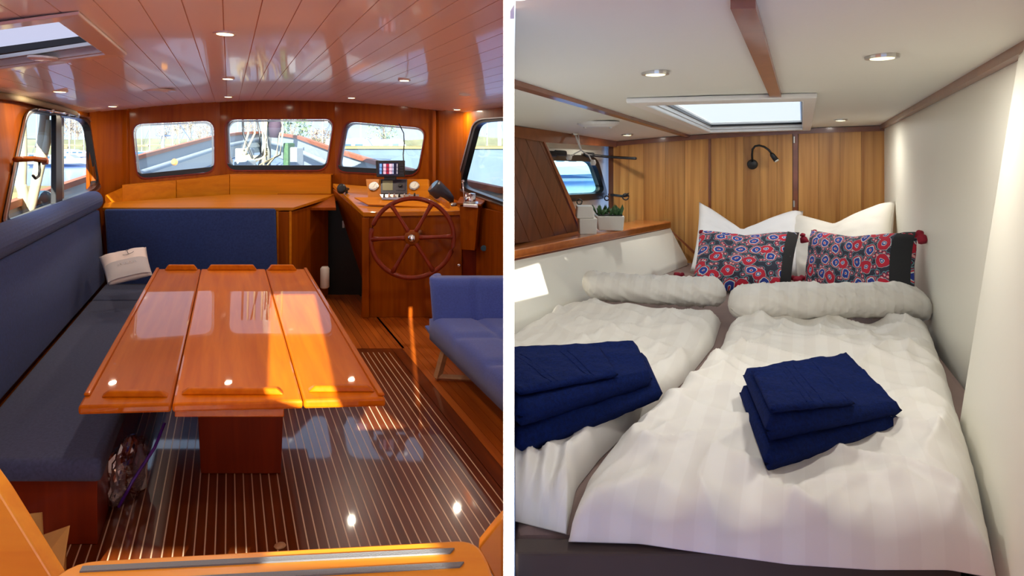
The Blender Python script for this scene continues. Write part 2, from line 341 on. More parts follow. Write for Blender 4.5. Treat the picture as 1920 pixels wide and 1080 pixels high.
# front wall facets with windows
WB = {0: None, 1: [(247, 232), (402, 225), (403, 323), (257, 336)], 2: [(421, 223), (628, 222), (613, 320), (425, 320)],
      3: [(646, 226), (800, 240), (784, 330), (630, 322)], 4: None}
wn = 0
for i in range(5):
    a, b = FP[i], FP[i+1]; pl = wline(a, b); d = pl.n*.05
    def top(p): return zc(p[0]+KL*p[1])+.0
    A = Vector((a[0], a[1], 0)); B = Vector((b[0], b[1], 0))
    zt = lambda p: zc(p.x+KL*p.y)+.02
    mids = [A.lerp(B, t) for t in (1, .75, .5, .25, 0)]
    outer = [A, B]+[Vector((m_.x, m_.y, zt(m_))) for m_ in mids]
    holes = []
    if WB[i]:
        hp = rpoly(WB[i], 20, 6); holes = [[pl(u, v) for u, v in hp]]
    bm = NB(); plate(bm, outer, holes, d); w = struct('wall_front' if i == 0 else 'wall_front.%03d' % i, bm, 'varnished_mahogany')
    if WB[i]:
        wn += 1
        g = inset(hp, 1.2); fr = NB(); ring(fr, [pl(u, v)-pl.n*.012 for u, v in inset(hp, -1)], [pl(u, v)-pl.n*.012 for u, v in g], pl.n*.06)
        fo = struct('window_%d' % wn, fr, 'varnished_dark')
        gb = NB(); prism(gb, [pl(u, v)+pl.n*.02 for u, v in inset(hp, 3)], pl.n*.006); obj('glass_pane', gb, 'window_glass', fo)
        # thick rubber sill bead along the lower edge
        q = WB[i]; lo = [q[3], q[2]]; s_ = NB()
        bp = [(lo[0][0]+1, lo[0][1]-14), (lo[0][0]+8, lo[0][1]-10), (lo[1][0]-8, lo[1][1]-10), (lo[1][0]-1, lo[1][1]-14), (lo[1][0]-2, lo[1][1]-7), (lo[1][0]-9, lo[1][1]-1), (lo[0][0]+9, lo[0][1]-1), (lo[0][0]+2, lo[0][1]-7)]
        prism(s_, [pl(u, v)-pl.n*.006 for u, v in bp], pl.n*.05); obj('sill_bead', s_, 'black_rubber', fo)
        # bright inner lining seen around the top of the opening
        hl = NB(); ring(hl, [pl(u, v)+pl.n*.035 for u, v in inset(hp, 2)], [pl(u, v)+pl.n*.035 for u, v in inset(hp, 5.5)], pl.n*.012)
        obj('outer_trim', hl, 'steel', fo)
# mullion battens on the front wall
for i, (ua, ub) in enumerate(((236, 242), (812, 818))):
    q = FP[1] if i == 0 else FP[4]; b = NB()
    box(b, q[0]-.02, q[0]+.02, q[1]-.05, q[1]-.008, 1.12, zc(q[0]+KL*q[1])-.005); struct('trim_%d' % (i+1), b, 'varnished_mahogany', bevel=.006)
# left side wall with window
def sw(z): return -1.34-.12*(z-1.22)
pL = plane(L(sw(1.2), 3.5, 1.2), L(sw(1.2), 5.9, 1.2), L(sw(1.95), 5, 1.95))
ys0, ys1 = 2.0, 6.0
outer = [L(sw(0), ys0, 0), L(sw(0), ys1, 0), L(sw(2.0), ys1-.02, 2.02), L(sw(2.0), ys0, 2.02)]
wq = [(48, 205), (166, 222), (187, 353), (3, 422)]; hp = rpoly(wq, 22, 6)
bm = NB(); plate(bm, outer, [[pL(u, v) for u, v in hp]], pL.n*.05 if pL.n.x < 0 else -pL.n*.05); struct('wall_left', bm, 'varnished_mahogany')
nl = pL.n if pL.n.x < 0 else -pL.n
fr = NB(); ring(fr, [pL(u, v)-nl*.015 for u, v in inset(hp, -2.5)], [pL(u, v)-nl*.015 for u, v in inset(hp, 3.5)], nl*.06)
fo = struct('window_4', fr, 'black_rubber')
gb = NB(); prism(gb, [pL(u, v)+nl*.02 for u, v in inset(hp, 3)], nl*.006); obj('glass_pane', gb, 'window_glass', fo)
b = NB(); prism(b, [pL(104, 213)-nl*.005, pL(114, 214)-nl*.005, pL(116, 378)-nl*.005, pL(104, 384)-nl*.005], nl*.035); obj('slider_bar', b, 'black_rubber', fo, bevel=.004)
b = NB(); ring(b, [pL(u, v)-nl*.022 for u, v in inset(hp, -4.5)], [pL(u, v)-nl*.022 for u, v in inset(hp, -2)], nl*.012); obj('outer_trim', b, 'steel', fo)
# right side wall and window (runs into the partition)
pR = plane(Vector((FP[5][0], FP[5][1], 1)), Vector((FP[5][0]+KL*1.0, FP[5][1]-1.0, 1)), Vector((FP[5][0], FP[5][1], 2)))
nr = pR.n if pR.n.x > 0 else -pR.n
X1 = FP[5][0]+KL*1.1; Y1 = FP[5][1]-1.1
outer = [Vector((FP[5][0], FP[5][1], 0)), Vector((X1, Y1, 0)), Vector((X1, Y1, 2.02)), Vector((FP[5][0], FP[5][1], 2.04))]
wr = [(893, 227), (960, 222), (962, 388), (860, 352)]; hp = rpoly(wr, 18, 6)
bm = NB(); plate(bm, outer, [[pR(u, v) for u, v in hp]], nr*.05); struct('wall_right', clip(bm, XL), 'varnished_mahogany')
fr = NB(); ring(fr, [pR(u, v)-nr*.012 for u, v in inset(hp, -2)], [pR(u, v)-nr*.012 for u, v in inset(hp, 4)], nr*.06); fo = struct('window_5', clip(fr, XL), 'black_rubber')
gb = NB(); prism(gb, [pR(u, v)+nr*.02 for u, v in inset(hp, 3)], nr*.006); obj('glass_pane', clip(gb, XL), 'window_glass', fo)
b = NB(); ring(b, [pR(u, v)-nr*.02 for u, v in inset(hp, -4.5)], [pR(u, v)-nr*.02 for u, v in inset(hp, -2)], nr*.012); obj('outer_trim', clip(b, XL), 'steel', fo)
# ceiling planks
hatchS = (-1.32, -.54); hatchY = (1.95, 2.72)
root = NB(); W_ = .13; planks = []
for i in range(34):
    s0 = -1.45+W_*i; s1 = s0+W_; sm = (s0+s1)/2
    e = yend(sm)-.01
    if s0 > 3.2: break
    if s0 >= -1.33 and s1 <= -.53: rs = [(.9, hatchY[0]), (hatchY[1], e)]
    else: rs = [(.9, e)]
    for y0, y1 in rs:
        planks.append((s0, s1, y0, y1))
        hexa(root, [L(s0, y0, zc(s0)+.005), L(s1, y0, zc(s1)+.005), L(s1, y1, zc(s1)+.005), L(s0, y1, zc(s0)+.005), L(s0, y0, zc(s0)+.05), L(s1, y0, zc(s1)+.05), L(s1, y1, zc(s1)+.05), L(s0, y1, zc(s0)+.05)])
ceil = struct('ceiling', clip(root, XL), 'ceiling_groove')
for s0, s1, y0, y1 in planks:
    g = .0022; b = NB(); a0, a1 = s0+g, s1-g
    hexa(b, [L(a0, y0, zc(a0)), L(a1, y0, zc(a1)), L(a1, y1, zc(a1)), L(a0, y1, zc(a0)), L(a0, y0, zc(a0)+.005), L(a1, y0, zc(a1)+.005), L(a1, y1, zc(a1)+.005), L(a0, y1, zc(a0)+.005)])
    if L(a0, y1, 0).x >= XL-.01: b.free(); continue
    clip(b, XL)
    if len(b.faces): obj('ceiling_plank', b, 'ceiling_gloss', ceil)
    else: b.free()
# unseen roof, holes shaped to cast sun patches; back walls (behind the viewer)
def rz(p): return Vector((p[0], p[1], 2.26))
bm = NB(); plate(bm, [rz(p) for p in ((-3.3, -3.2), (2.4, -3.2), (2.4, .92), (-3.3, .92))], [[rz(p) for p in ((.20, -2.3), (.56, -2.3), (.56, -1.97), (.14, -1.70), (-.52, -.02), (-.83, -.02), (-.17, -1.65), (.20, -1.93))], [rz(p) for p in ((.592, -2.25), (.637, -2.25), (.125, .32), (.080, .32))], [rz(p) for p in ((.53, -.82), (.53, -.28), (.80, .08), (.90, -.40), (.76, -.60))]], (0, 0, .05))
struct('ceiling_sun_mask', bm, 'white_paint')
bm = NB(); hexa(bm, [L(sw(0), 2.0, 0), L(sw(0)+.05, 2.0, 0), Vector((-2.9, -3, 0)), Vector((-3, -3, 0)), L(sw(2), 2.0, 2.3), L(sw(2)+.05, 2.0, 2.3), Vector((-2.9, -3, 2.3)), Vector((-3, -3, 2.3))])
struct('wall_aft_left', bm, 'varnished_mahogany')
# ceiling hatch
hs, hy = hatchS, hatchY
t = thing('roof_hatch', 'white framed skylight hatch with a dark seal in the saloon ceiling', 'hatch', L(-.93, 2.33, zc(-.93)))
def loopS(s0, s1, y0, y1, z, dz=0): return [L(s0, y0, zc(s0)+z), L(s1, y0, zc(s1)+z), L(s1, y1, zc(s1)+z), L(s0, y1, zc(s0)+z)]
b = NB(); ring(b, loopS(hs[0]-.05, hs[1]+.06, hy[0]-.07, hy[1]+.05, -.014), loopS(hs[0]+.02, hs[1]-.03, hy[0]+.01, hy[1]-.02, -.014), (0, 0, .012)); obj('frame', b, 'cream', t, bevel=.004)
b = NB(); ring(b, loopS(hs[0], hs[1], hy[0], hy[1], -.002), loopS(hs[0]+.03, hs[1]-.04, hy[0]+.02, hy[1]-.03, -.002), (0, 0, .09)); obj('liner', b, 'cream', t)
b = NB(); ring(b, loopS(hs[0]+.03, hs[1]-.04, hy[0]+.02, hy[1]-.03, .05), loopS(hs[0]+.05, hs[1]-.055, hy[0]+.04, hy[1]-.055, .05), (0, 0, .03)); obj('seal', b, 'black_rubber', t)
b = NB(); prism(b, [L(hs[0]+.03, hy[1]-.08, zc(hs[0])+.02), L(hs[1]-.05, hy[1]-.08, zc(hs[1])+.02), L(hs[1]-.05, hy[1]-.05, zc(hs[1])+.02), L(hs[0]+.03, hy[1]-.05, zc(hs[0])+.02)], (0, 0, .02)); obj('blind_bar', b, 'steel', t, bevel=.003)
b = NB(); b.faces.new([b.verts.new(p) for p in loopS(hs[0]+.02, hs[1]-.03, hy[0]+.01, hy[1]-.02, .085)]); obj('acrylic_pane', b, 'acrylic_left', t)
# ceiling plane lookup
def onC(u, v, off=0):
    Y = 3.0
    for _ in range(60):
        s = (u-CX)/F*Y+KL*Y; z = zc(s)-off; Y = .5*Y+.5*(z-CZ)*F/(V0-v)
    return P(u, v, Y)
def downlight(name, label, c, r, group, glow, energy, col):
    t = thing(name, label, 'downlight', c, group)
    b = NB(); lathe(b, [(r*.72, .004), (r*.74, -.006), (r, -.006), (r*1.02, -.001), (r*1.02, .012)], c, n=20); obj('trim_ring', b, 'cream' if glow == 'lamp_glow' else 'steel', t, smooth=False)
    b = NB(); lathe(b, [(r*.72, -.001), (r*.7, -.007), (r*.3, -.009)], c, n=20); obj('lens', b, glow, t)
    ld = bpy.data.lights.new('lamp', 'AREA'); ld.shape = 'DISK'; ld.size = r*1.3; ld.energy = energy; ld.color = col
    lo = bpy.data.objects.new('lamp', ld); COL.objects.link(lo); lo.location = c+Vector((0, 0, -.014))
    return t
DL = [(422, 62, 'large saloon downlight nearest the viewer in the centre ceiling strip'), (427, 147, 'saloon downlight, second along the centre ceiling strip'),
      (428, 181, 'saloon downlight above the left edge of the middle front window'), (112, 171, 'saloon downlight above the left side window'),
      (211, 199, 'saloon downlight in the front left corner of the ceiling'), (758, 150, 'saloon downlight above the right front window and helm'),
      (659, 183, 'saloon downlight between the middle and right front windows'), (857, 205, 'saloon downlight in the front right corner of the ceiling')]
for u, v, lb in DL: downlight('recessed_downlight', lb, onC(u, v, .002), .045, 'recessed downlights in the saloon ceiling', 'lamp_glow', LAMP_L, (1, .87, .68))
for s, y in ((-.3, 1.1), (-.6, .2), (-.2, -1.4)):   # unseen fill lamps added behind the viewer, without fittings
    c = Vector((-.9+s*.8-.6, y, 2.25)) if y < .95 else Vector((-1.1, 1.1, 2.1))
    ld = bpy.data.lights.new('lamp', 'AREA'); ld.shape = 'DISK'; ld.size = .06; ld.energy = LAMP_L*1.1; ld.color = (1, .86, .68)
    lo = bpy.data.objects.new('lamp', ld); COL.objects.link(lo); lo.location = c
for u, v, r, lb in ((295, 169, .13, 'large oval flush vent in the saloon ceiling'), (447, 191, .06, 'small round vent over the middle front window'), (80, 108, .055, 'small cream disc vent in front of the roof hatch'), (872, 177, .05, 'tiny round fitting in the ceiling at far right of saloon')):
    c = onC(u, v, .001); t = thing('ceiling_vent', lb, 'vent', c)
    b = NB(); lathe(b, [(r*.2, -.012), (r*.75, -.012), (r, -.005), (r, .004)], c, n=28); obj('cover', b, 'cream', t, smooth=False)
    b = NB(); lathe(b, [(r*.15, -.016), (r*.55, -.0155), (r*.6, -.012)], c, n=24); obj('disc', b, 'ceiling_gloss', t)
# floor: slab, inlaid panel, outer planking
bm = NB(); hexa(bm, [Vector((-4.6, 6.9, -.12)), Vector((-3.4, -3.2, -.12)), Vector((2.6, -3.2, -.12)), Vector((2.6, 6.9, -.12)), Vector((-4.6, 6.9, -.025)), Vector((-3.4, -3.2, -.025)), Vector((2.6, -3.2, -.025)), Vector((2.6, 6.9, -.025))])
fl = struct('floor', clip(bm, XL), 'teak_floor_dark')
pw = .044; ps = -.85; st = NB()
def fplank(s0, s1, y0, y1, m, name='floor_plank', z=0.0):
    b = NB(); sbox(b, s0, s1, y0, y1, -.025, z)
    if L(s0, y1, 0).x > XL: b.free(); return
    clip(b, XL)
    if len(b.faces): obj(name, b, m, fl)
    else: b.free()
n = 50
for i in range(n):
    s0 = ps+pw*i
    fplank(s0+.003, s0+pw-.003, 1.2, 4.78, 'teak_floor_dark')
    sbox(st, s0-.003, s0+.003, 1.2, 4.78, -.025, .0005)
so = obj('holly_strips', clip(st, XL), 'holly_strip', fl); so['kind'] = 'stuff'
sE = ps+pw*n
fplank(sE+.002, sE+.09, 1.2, 4.87, 'teak_floor_dark', 'border_board'); 
b = NB(); sbox(b, ps, sE, 4.78, 4.87, -.025, 0); obj('border_board', b, 'teak_floor_dark', fl)
s0 = sE+.092
while s0 < 3.3:
    fplank(s0, s0+.056, 1.2, 6.4, 'teak_floor'); s0 += .059
s0 = -.6
while s0 < sE+.09:
    fplank(s0, s0+.056, 4.875, 6.6, 'teak_floor'); s0 += .059
# slab added to block the sun, outside the left windows
b = NB(); sbox(b, -1.86, -1.46, .9, 6.4, 2.03, 2.06); struct('ceiling_sun_block', b, 'white_paint')
# ================================================================ LEFT: FURNITURE
def soft(bm, f, n=(6, 6), amp=.006, seed=0, ns_=3.0): pass
# ---- L-shaped settee
t = thing('corner_settee', 'blue upholstered corner settee along the left side window and front bulkhead', 'settee', L(-.85, 3.9, 0))
b = NB(); sbox(b, -1.17, -.56, 2.50, 5.5, .001, .30); obj('base', b, 'varnished_dark', t, bevel=.004)
b = NB(); sbox(b, -.56, .35, 4.92, 5.5, 0, .30); obj('base', b, 'varnished_dark', t, bevel=.004)
def cushion(pts4, z0, z1, nx, ny, bulge, seed, nm, mt, bev=.03):
    b = NB(); hexa(b, [Vector((p.x, p.y, z0)) for p in pts4]+[Vector((p.x, p.y, z1)) for p in pts4])
    return obj(nm, b, mt, t, bevel=bev, smooth=True)
cushion([L(-1.15, 2.43, 0), L(-.527, 2.43, 0), L(-.527, 4.88, 0), L(-1.15, 4.88, 0)], .30, .40, 1, 1, 0, 1, 'seat_cushion', 'seat_cloth', .025)
cushion([L(-1.15, 4.89, 0), L(.34, 4.89, 0), L(.34, 5.46, 0), L(-1.15, 5.46, 0)], .30, .40, 1, 1, 0, 2, 'seat_cushion', 'seat_cloth', .025)
b = NB(); hexa(b, [L(-1.232, 2.43, .40), L(-1.155, 2.43, .40), L(-1.155, 5.50, .40), L(-1.232, 5.50, .40), L(-1.315, 2.43, 1.08), L(-1.21, 2.43, 1.08), L(-1.21, 5.50, 1.08), L(-1.315, 5.50, 1.08)])
obj('backrest', b, 'blue_cloth', t, bevel=.02, smooth=True)
b = NB(); prof = []
for k in range(13):
    a = -math.pi*.5+math.pi*k/12*1.0; prof.append((-1.265+.085*math.cos(a), 1.165+.088*math.sin(a)))
prof += [(-1.325, 1.25), (-1.325, 1.075)]
prism(b, [L(s, 2.43, z) for s, z in prof], L(0, 5.52, 0)-L(0, 2.43, 0)); obj('bolster', b, 'blue_cloth', t, bevel=.01)
b = NB(); hexa(b, [P(205, 532, 5.44)+Vector((0, 0, -.02)), P(521, 532, 5.44)+Vector((0, 0, -.02)), P(521, 532, 5.54)+Vector((0, 0, -.02)), P(205, 532, 5.54)+Vector((0, 0, -.02)), P(196, 392, 5.5), P(517, 391, 5.5), P(517, 391, 5.56), P(196, 392, 5.56)])
obj('backrest', b, 'blue_cloth', t, bevel=.02, smooth=True)
# ---- cabinet behind the settee with sloping varnished top and fascia
t = thing('front_cabinet', 'varnished mahogany cabinet and worktop behind the front settee cushion', 'cabinet', P(360, 420, 5.9))
b = NB(); prism(b, [P(192, 389, 5.565), P(549, 389, 5.565), P(549, 389, 5.565)*1+Vector((0.09, 1.0, .03)), P(440, 364, 6.55), P(228, 378, 6.25), P(196, 380, 6.0)], (0, 0, -.03)); obj('worktop', b, 'varnished_ledge', t, bevel=.004)
b = NB(); prism(b, [P(202, 397, 5.575), P(515, 397, 5.575), P(515, 397, 5.575)+Vector((0, .05, 0)), P(202, 397, 5.575)+Vector((0, .05, 0))], (0, 0, -1.02)); obj('body', b, 'varnished_dark', t)
b = NB(); hexa(b, [P(521, 397, 5.57)+Vector((0, 0, -1.02)), P(546, 397, 5.57)+Vector((0, 0, -1.02)), P(546, 397, 5.57)+Vector((.07, .9, -1.02)), P(521, 397, 5.57)+Vector((0, .9, -1.02)), P(521, 397, 5.57), P(546, 397, 5.57), P(546, 397, 5.57)+Vector((.07, .9, 0)), P(521, 397, 5.57)+Vector((0, .9, 0))]); obj('end_panel', b, 'varnished_mahogany', t, bevel=.004)
for u in (519.5, 544): b = NB(); p = P(u, 396, 5.555); box(b, p.x-.008, p.x+.012, p.y-.004, p.y+.012, .06, p.z); obj('edge_strip', b, 'varnished_ledge', t, bevel=.003)
# fascia under the front windows (follows the facets)
t = thing('window_fascia', 'long varnished fascia board below the three front windows', 'panel', P(430, 370, 6.6))
for i, (ua, va, ub, vb, ba, bb_) in enumerate(((229, 349, 330, 340, 379, 374), (331, 340, 430, 329, 374, 366), (431, 329, 620, 329, 366, 364))):
    q0 = P(ua, va, 6.2+.35*i if i < 2 else 6.66); q1 = P(ub, vb, 6.5 if i == 0 else 6.66)
    if i == 1: q0 = P(ua, va, 6.5)
    z0 = CZ-(ba-V0)/F*q0.y; z1 = CZ-(bb_-V0)/F*q1.y
    b = NB(); prism(b, [q0, q1, Vector((q1.x, q1.y, z1)), Vector((q0.x, q0.y, z0))], (0, .03, 0)); obj('fascia_board', b, 'varnished_ledge', t, bevel=.004)
    b = NB(); prism(b, [q0, q1, q1+Vector((0, .12, .004)), q0+Vector((0, .12, .004))], (0, 0, .012)); obj('cap_strip', b, 'varnished_ledge', t)
b = NB(); q0 = P(197, 366, 6.02); q1 = P(229, 352, 6.2); prism(b, [q0, q1, q1+Vector((0, 0, -.15)), q0+Vector((0, 0, -.09))], (0, .03, 0)); obj('fascia_board', b, 'varnished_ledge', t)
# shelf and void over the steps down to the forward cabin
t = thing('companionway_shelf', 'varnished shelf above the dark forward companionway between cabinet and helm', 'shelf', P(590, 380, 6.3))
b = NB(); prism(b, [P(549, 389, 6.0), P(630, 389, 6.0), P(627, 363, 6.62), P(520, 363, 6.62)], (0, 0, -.03)); obj('shelf_board', b, 'varnished_mahogany', t, bevel=.004)
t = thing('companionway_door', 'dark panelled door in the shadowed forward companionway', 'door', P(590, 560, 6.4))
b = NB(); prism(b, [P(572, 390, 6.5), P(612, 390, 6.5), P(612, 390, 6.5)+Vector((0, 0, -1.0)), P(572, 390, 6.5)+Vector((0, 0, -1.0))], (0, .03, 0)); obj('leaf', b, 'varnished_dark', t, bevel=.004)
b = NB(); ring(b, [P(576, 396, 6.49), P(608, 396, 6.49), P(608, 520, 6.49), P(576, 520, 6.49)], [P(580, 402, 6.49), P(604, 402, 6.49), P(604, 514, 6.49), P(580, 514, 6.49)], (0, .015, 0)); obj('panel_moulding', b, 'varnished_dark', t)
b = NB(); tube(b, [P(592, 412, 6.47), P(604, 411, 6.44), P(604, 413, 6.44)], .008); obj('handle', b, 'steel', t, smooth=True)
bm = NB(); box(bm, P(549, 300, 6.1).x, P(705, 300, 6.1).x, 6.58, 6.62, -.02, 1.05); struct('wall_companionway', bm, 'black')  # black puts the shade of the opening into the wall colour
b = NB(); lathe(b, [(.035, 0), (.045, .01), (.045, .20), (.03, .22)], P(609, 540, 6.0)); solo('white_canister', b, 'white_paint', 'pale upright canister at the foot of the dark companionway', 'canister', smooth=True)
# ---- table
def TY(s): return 2.215+.07*(s+.57)/1.18
YB = 4.60; ZT = .72
t = thing('saloon_table', 'large glossy varnished wooden drop-leaf table in the middle of the saloon', 'table', L(.06, 3.4, 0))
for s0, s1 in ((-.57, -.2195), (-.2165, .2865), (.2895, .612)):
    b = NB(); hexa(b, [L(s0, TY(s0), ZT-.035), L(s1, TY(s1), ZT-.035), L(s1, YB, ZT-.035), L(s0, YB, ZT-.035), L(s0, TY(s0), ZT), L(s1, TY(s1), ZT), L(s1, YB, ZT), L(s0, YB, ZT)])
    lf = obj('table_leaf', b, 'varnished_table', t, bevel=.010)
def rail(s0, s1, y0, y1, h, name, cut=.03):
    b = NB(); ym = (y0+y1)/2
    hexa(b, [L(s0, y0, ZT), L(s1, y0, ZT), L(s1, y1, ZT), L(s0, y1, ZT), L(s0+cut, y0+.008, ZT+h), L(s1-cut, y0+.008, ZT+h), L(s1-cut, y1-.008, ZT+h), L(s0+cut, y1-.008, ZT+h)])
    obj(name, b, 'varnished_table', t, bevel=.006)
def fr_rail(s0, s1): o = TY((s0+s1)/2)-2.215; rail(s0, s1, 2.275+o, 2.315+o, .022, 'fiddle_rail')
fr_rail(-.50, -.235); fr_rail(-.19, .22); fr_rail(.315, .585)
for s0, s1 in ((-.50, -.24), (-.17, .22), (.30, .53)): rail(s0, s1, YB-.055, YB-.012, .04, 'fiddle_rail')
for s0, s1 in ((-.57, -.545), (.587, .612)):
    b = NB(); sbox(b, s0, s1, 2.30, YB, ZT-.001, ZT+.012); obj('edge_moulding', b, 'varnished_table', t, bevel=.006)
b = NB(); sbox(b, -.21, .215, 2.275, 4.45, ZT-.07, ZT-.035); obj('apron', b, 'varnished_table', t, bevel=.004)
b = NB(); hexa(b, [L(-.145, 3.03, .002), L(.27, 3.03, .002), L(.27, 3.95, .002), L(-.145, 3.95, .002), L(-.175, 3.0, ZT-.07), L(.29, 3.0, ZT-.07), L(.29, 3.95, ZT-.07), L(-.175, 3.95, ZT-.07)]); obj('pedestal', b, 'varnished_dark', t, bevel=.006)
# ---- pillow function
def pillow(name, tl, tr, br, bl, th, mt, chop=0, pinch=.05, n=18, parent=None, seed=1, label=None, cat=None, group=None, back_m=None, clipx=None, wr=.004, uvs=True, front=0.0):
    tl, tr, br, bl = map(Vector, (tl, tr, br, bl)); nrm = (tr-tl).cross(bl-tl).normalized()
    if nrm.y > 0: nrm = -nrm
    bm = NB(); uvl = bm.loops.layers.uv.new('UVMap'); g = {}
    for side in (1, -1):
        for i in range(n+1):
            for j in range(n+1):
                a = i/n; c = j/n; x = 2*a-1; y = 2*c-1
                px = 1-pinch*(1-y*y)*1.0; py = 1-pinch*(1-x*x)
                A = .5+.5*x*px; C = .5+.5*y*py
                p = (tl*(1-A)+tr*A)*(1-C)+(bl*(1-A)+br*A)*C
                h = (max(0, (1-x**4)*(1-y**4)))**.55*th*.5
                dent = chop*max(0, 1-abs(x+.1)*1.05)**1.15*(1-C)**1.2
                p = p+(bl-tl)*dent
                h *= (1-.35*max(0, dent)/(chop+1e-6)) if chop else 1
                h += wr*noise.noise(Vector((x*2.5+seed*9, y*2.5, side)))*min(1, (1-x*x)*(1-y*y)*5)*2 + wr*noise.noise(Vector((x*7+seed*9, y*7, side)))*min(1, (1-x*x)*(1-y*y)*5)
                g[(side, i, j)] = bm.verts.new(p+nrm*h*side*(1.0 if side > 0 else .8))
        for i in range(n):
            for j in range(n):
                q = [(i, j), (i+1, j), (i+1, j+1), (i, j+1)]
                f = bm.faces.new([g[(side, *k)] for k in (q if side > 0 else q[::-1])])
                for lp, k in zip(f.loops, (q if side > 0 else q[::-1])): lp[uvl].uv = ((k[0]/n)*(tr-tl).length*3.2, (k[1]/n)*(bl-tl).length*3.2)
    if clipx is not None: clip(bm, clipx, 1)
    if parent is None: o = solo(name, bm, mt, label, cat, group, smooth=True)
    else: o = obj(name, bm, mt, parent, smooth=True)
    return o, nrm
# small anchor pillow on the settee corner
tl, tr, br, bl = P(185, 482, 4.75), P(274, 463, 4.95), P(286, 516, 4.62), P(202, 536, 4.45)
po, nrm = pillow('scatter_pillow', tl, tr, br, bl, .11, 'small_pillow', pinch=.04, label='small off-white pillow with an anchor print in the corner of the blue settee', cat='pillow', seed=3)
def onp(a, c, off=.009):
    x = 2*a-1; y = 2*c-1; px = 1-.04*(1-y*y); py = 1-.04*(1-x*x); A = .5+.5*x*px; C = .5+.5*y*py
    p = (tl*(1-A)+tr*A)*(1-C)+(bl*(1-A)+br*A)*C; h = (max(0, (1-x**4)*(1-y**4)))**.55*.055
    return p+nrm*(h+off+.006)
b = NB()
N_ = 20
for i in range(N_):
    for j in range(8):
        f = lambda a, c: b.verts.new(onp(.02+.96*a/N_, .50+.47*c/8, .004))
        b.faces.new((f(i, j), f(i+1, j), f(i+1, j+1), f(i, j+1)))
obj('grey_band', b, 'small_pillow_grey', po, smooth=True)
b = NB(); tube(b, [onp(.57, .17), onp(.575, .24), onp(.58, .31), onp(.585, .37)], .0022, 5)
tube(b, [onp(.46, .36), onp(.50, .375), onp(.55, .38), onp(.585, .37), onp(.64, .355), onp(.68, .34), onp(.71, .31)], .0022, 5)
tube(b, [onp(.54, .22), onp(.61, .21)], .0018, 5); obj('anchor_print', b, 'print_grey', po)
# pale lettering line (illegible in the photograph) as soft raised strokes
b = NB()
for k in range(8):
    a = .30+.055*k; tube(b, [onp(a, .70-.06*(k % 2)), onp(a+.018, .60), onp(a+.03, .69)], .0016, 4)
obj('lettering', b, 'print_pale', po)
# ---- blind roll, window crank
t = thing('roller_blind', 'rolled beige blind with chrome fittings above the left side window', 'blind', pL(80, 200))
b = NB(); pts = [pL(u, v)-nl*.05 for u, v in ((-30, 179), (20, 186), (60, 195), (100, 205), (128, 213))]; tube(b, pts, .022, 10); obj('fabric_roll', b, 'tan_canvas', t, smooth=True)
b = NB(); tube(b, [pL(u, v)-nl*.04 for u, v in ((60, 206), (110, 213), (160, 221))], .010, 8); obj('rod', b, 'chrome', t, smooth=True)
for u, v in ((85, 208), (118, 214), (135, 217)): b = NB(); c = pL(u, v)-nl*.04; lathe(b, [(.016, -.02), (.02, 0), (.016, .02)], c, n=10); obj('bracket', b, 'chrome', t)
t = thing('brass_swing_arm', 'brown swivel arm with a dark hook beside the left side window', 'arm', pL(25, 305))
b = NB(); tube(b, [pL(18, 300)-nl*.03, pL(38, 300)-nl*.07, pL(52, 304)-nl*.09], [.018, .018, .02], 8); obj('arm', b, 'varnished_mahogany', t, smooth=True)
b = NB(); tube(b, [pL(46, 306)-nl*.08, pL(47, 322)-nl*.08, pL(45, 333)-nl*.08, pL(38, 338)-nl*.08, pL(33, 332)-nl*.08], .008, 8); obj('hook', b, 'black', t, smooth=True)
b = NB(); lathe(b, [(.01, -.02), (.026, -.015), (.026, .015), (.01, .02)], pL(54, 305)-nl*.09, axis=nl, n=14); obj('pivot', b, 'cap_rail', t)
# ---- helm console
t = thing('helm_console', 'varnished mahogany helm console with sloping top in front of the right windows', 'console', P(770, 597, 5.7))
Yh = 5.70
FLc = P(681, 398, Yh); FRc = P(868, 395, Yh)
BLc = P(624, 344, 6.6); BRc = Vector((-.78, 6.35, 1.17))
b = NB(); prism(b, [FLc, FRc, BRc, BLc], (0, 0, -.045)); obj('console_top', b, 'varnished_ledge', t, bevel=.006)
fl_ = P(683, 404, Yh+.03); frb = P(866, 400, Yh+.03)
b = NB(); hexa(b, [Vector((fl_.x-.03, fl_.y, 0)), Vector((frb.x, frb.y, 0)), Vector((frb.x, 6.3, 0)), Vector((BLc.x+.42, 6.5, 0)), Vector((fl_.x, fl_.y, FLc.z-.046)), Vector((frb.x, frb.y, FRc.z-.046)), Vector((frb.x, 6.3, 1.1)), Vector((BLc.x+.03, 6.5, 1.19))]); obj('console_body', b, 'varnished_mahogany', t, bevel=.005)
b = NB(); q = P(681, 404, Yh+.02); box(b, q.x-.01, q.x+.06, q.y-.012, q.y+.01, .0, q.z-.02); obj('corner_post', b, 'varnished_mahogany', t, bevel=.006)
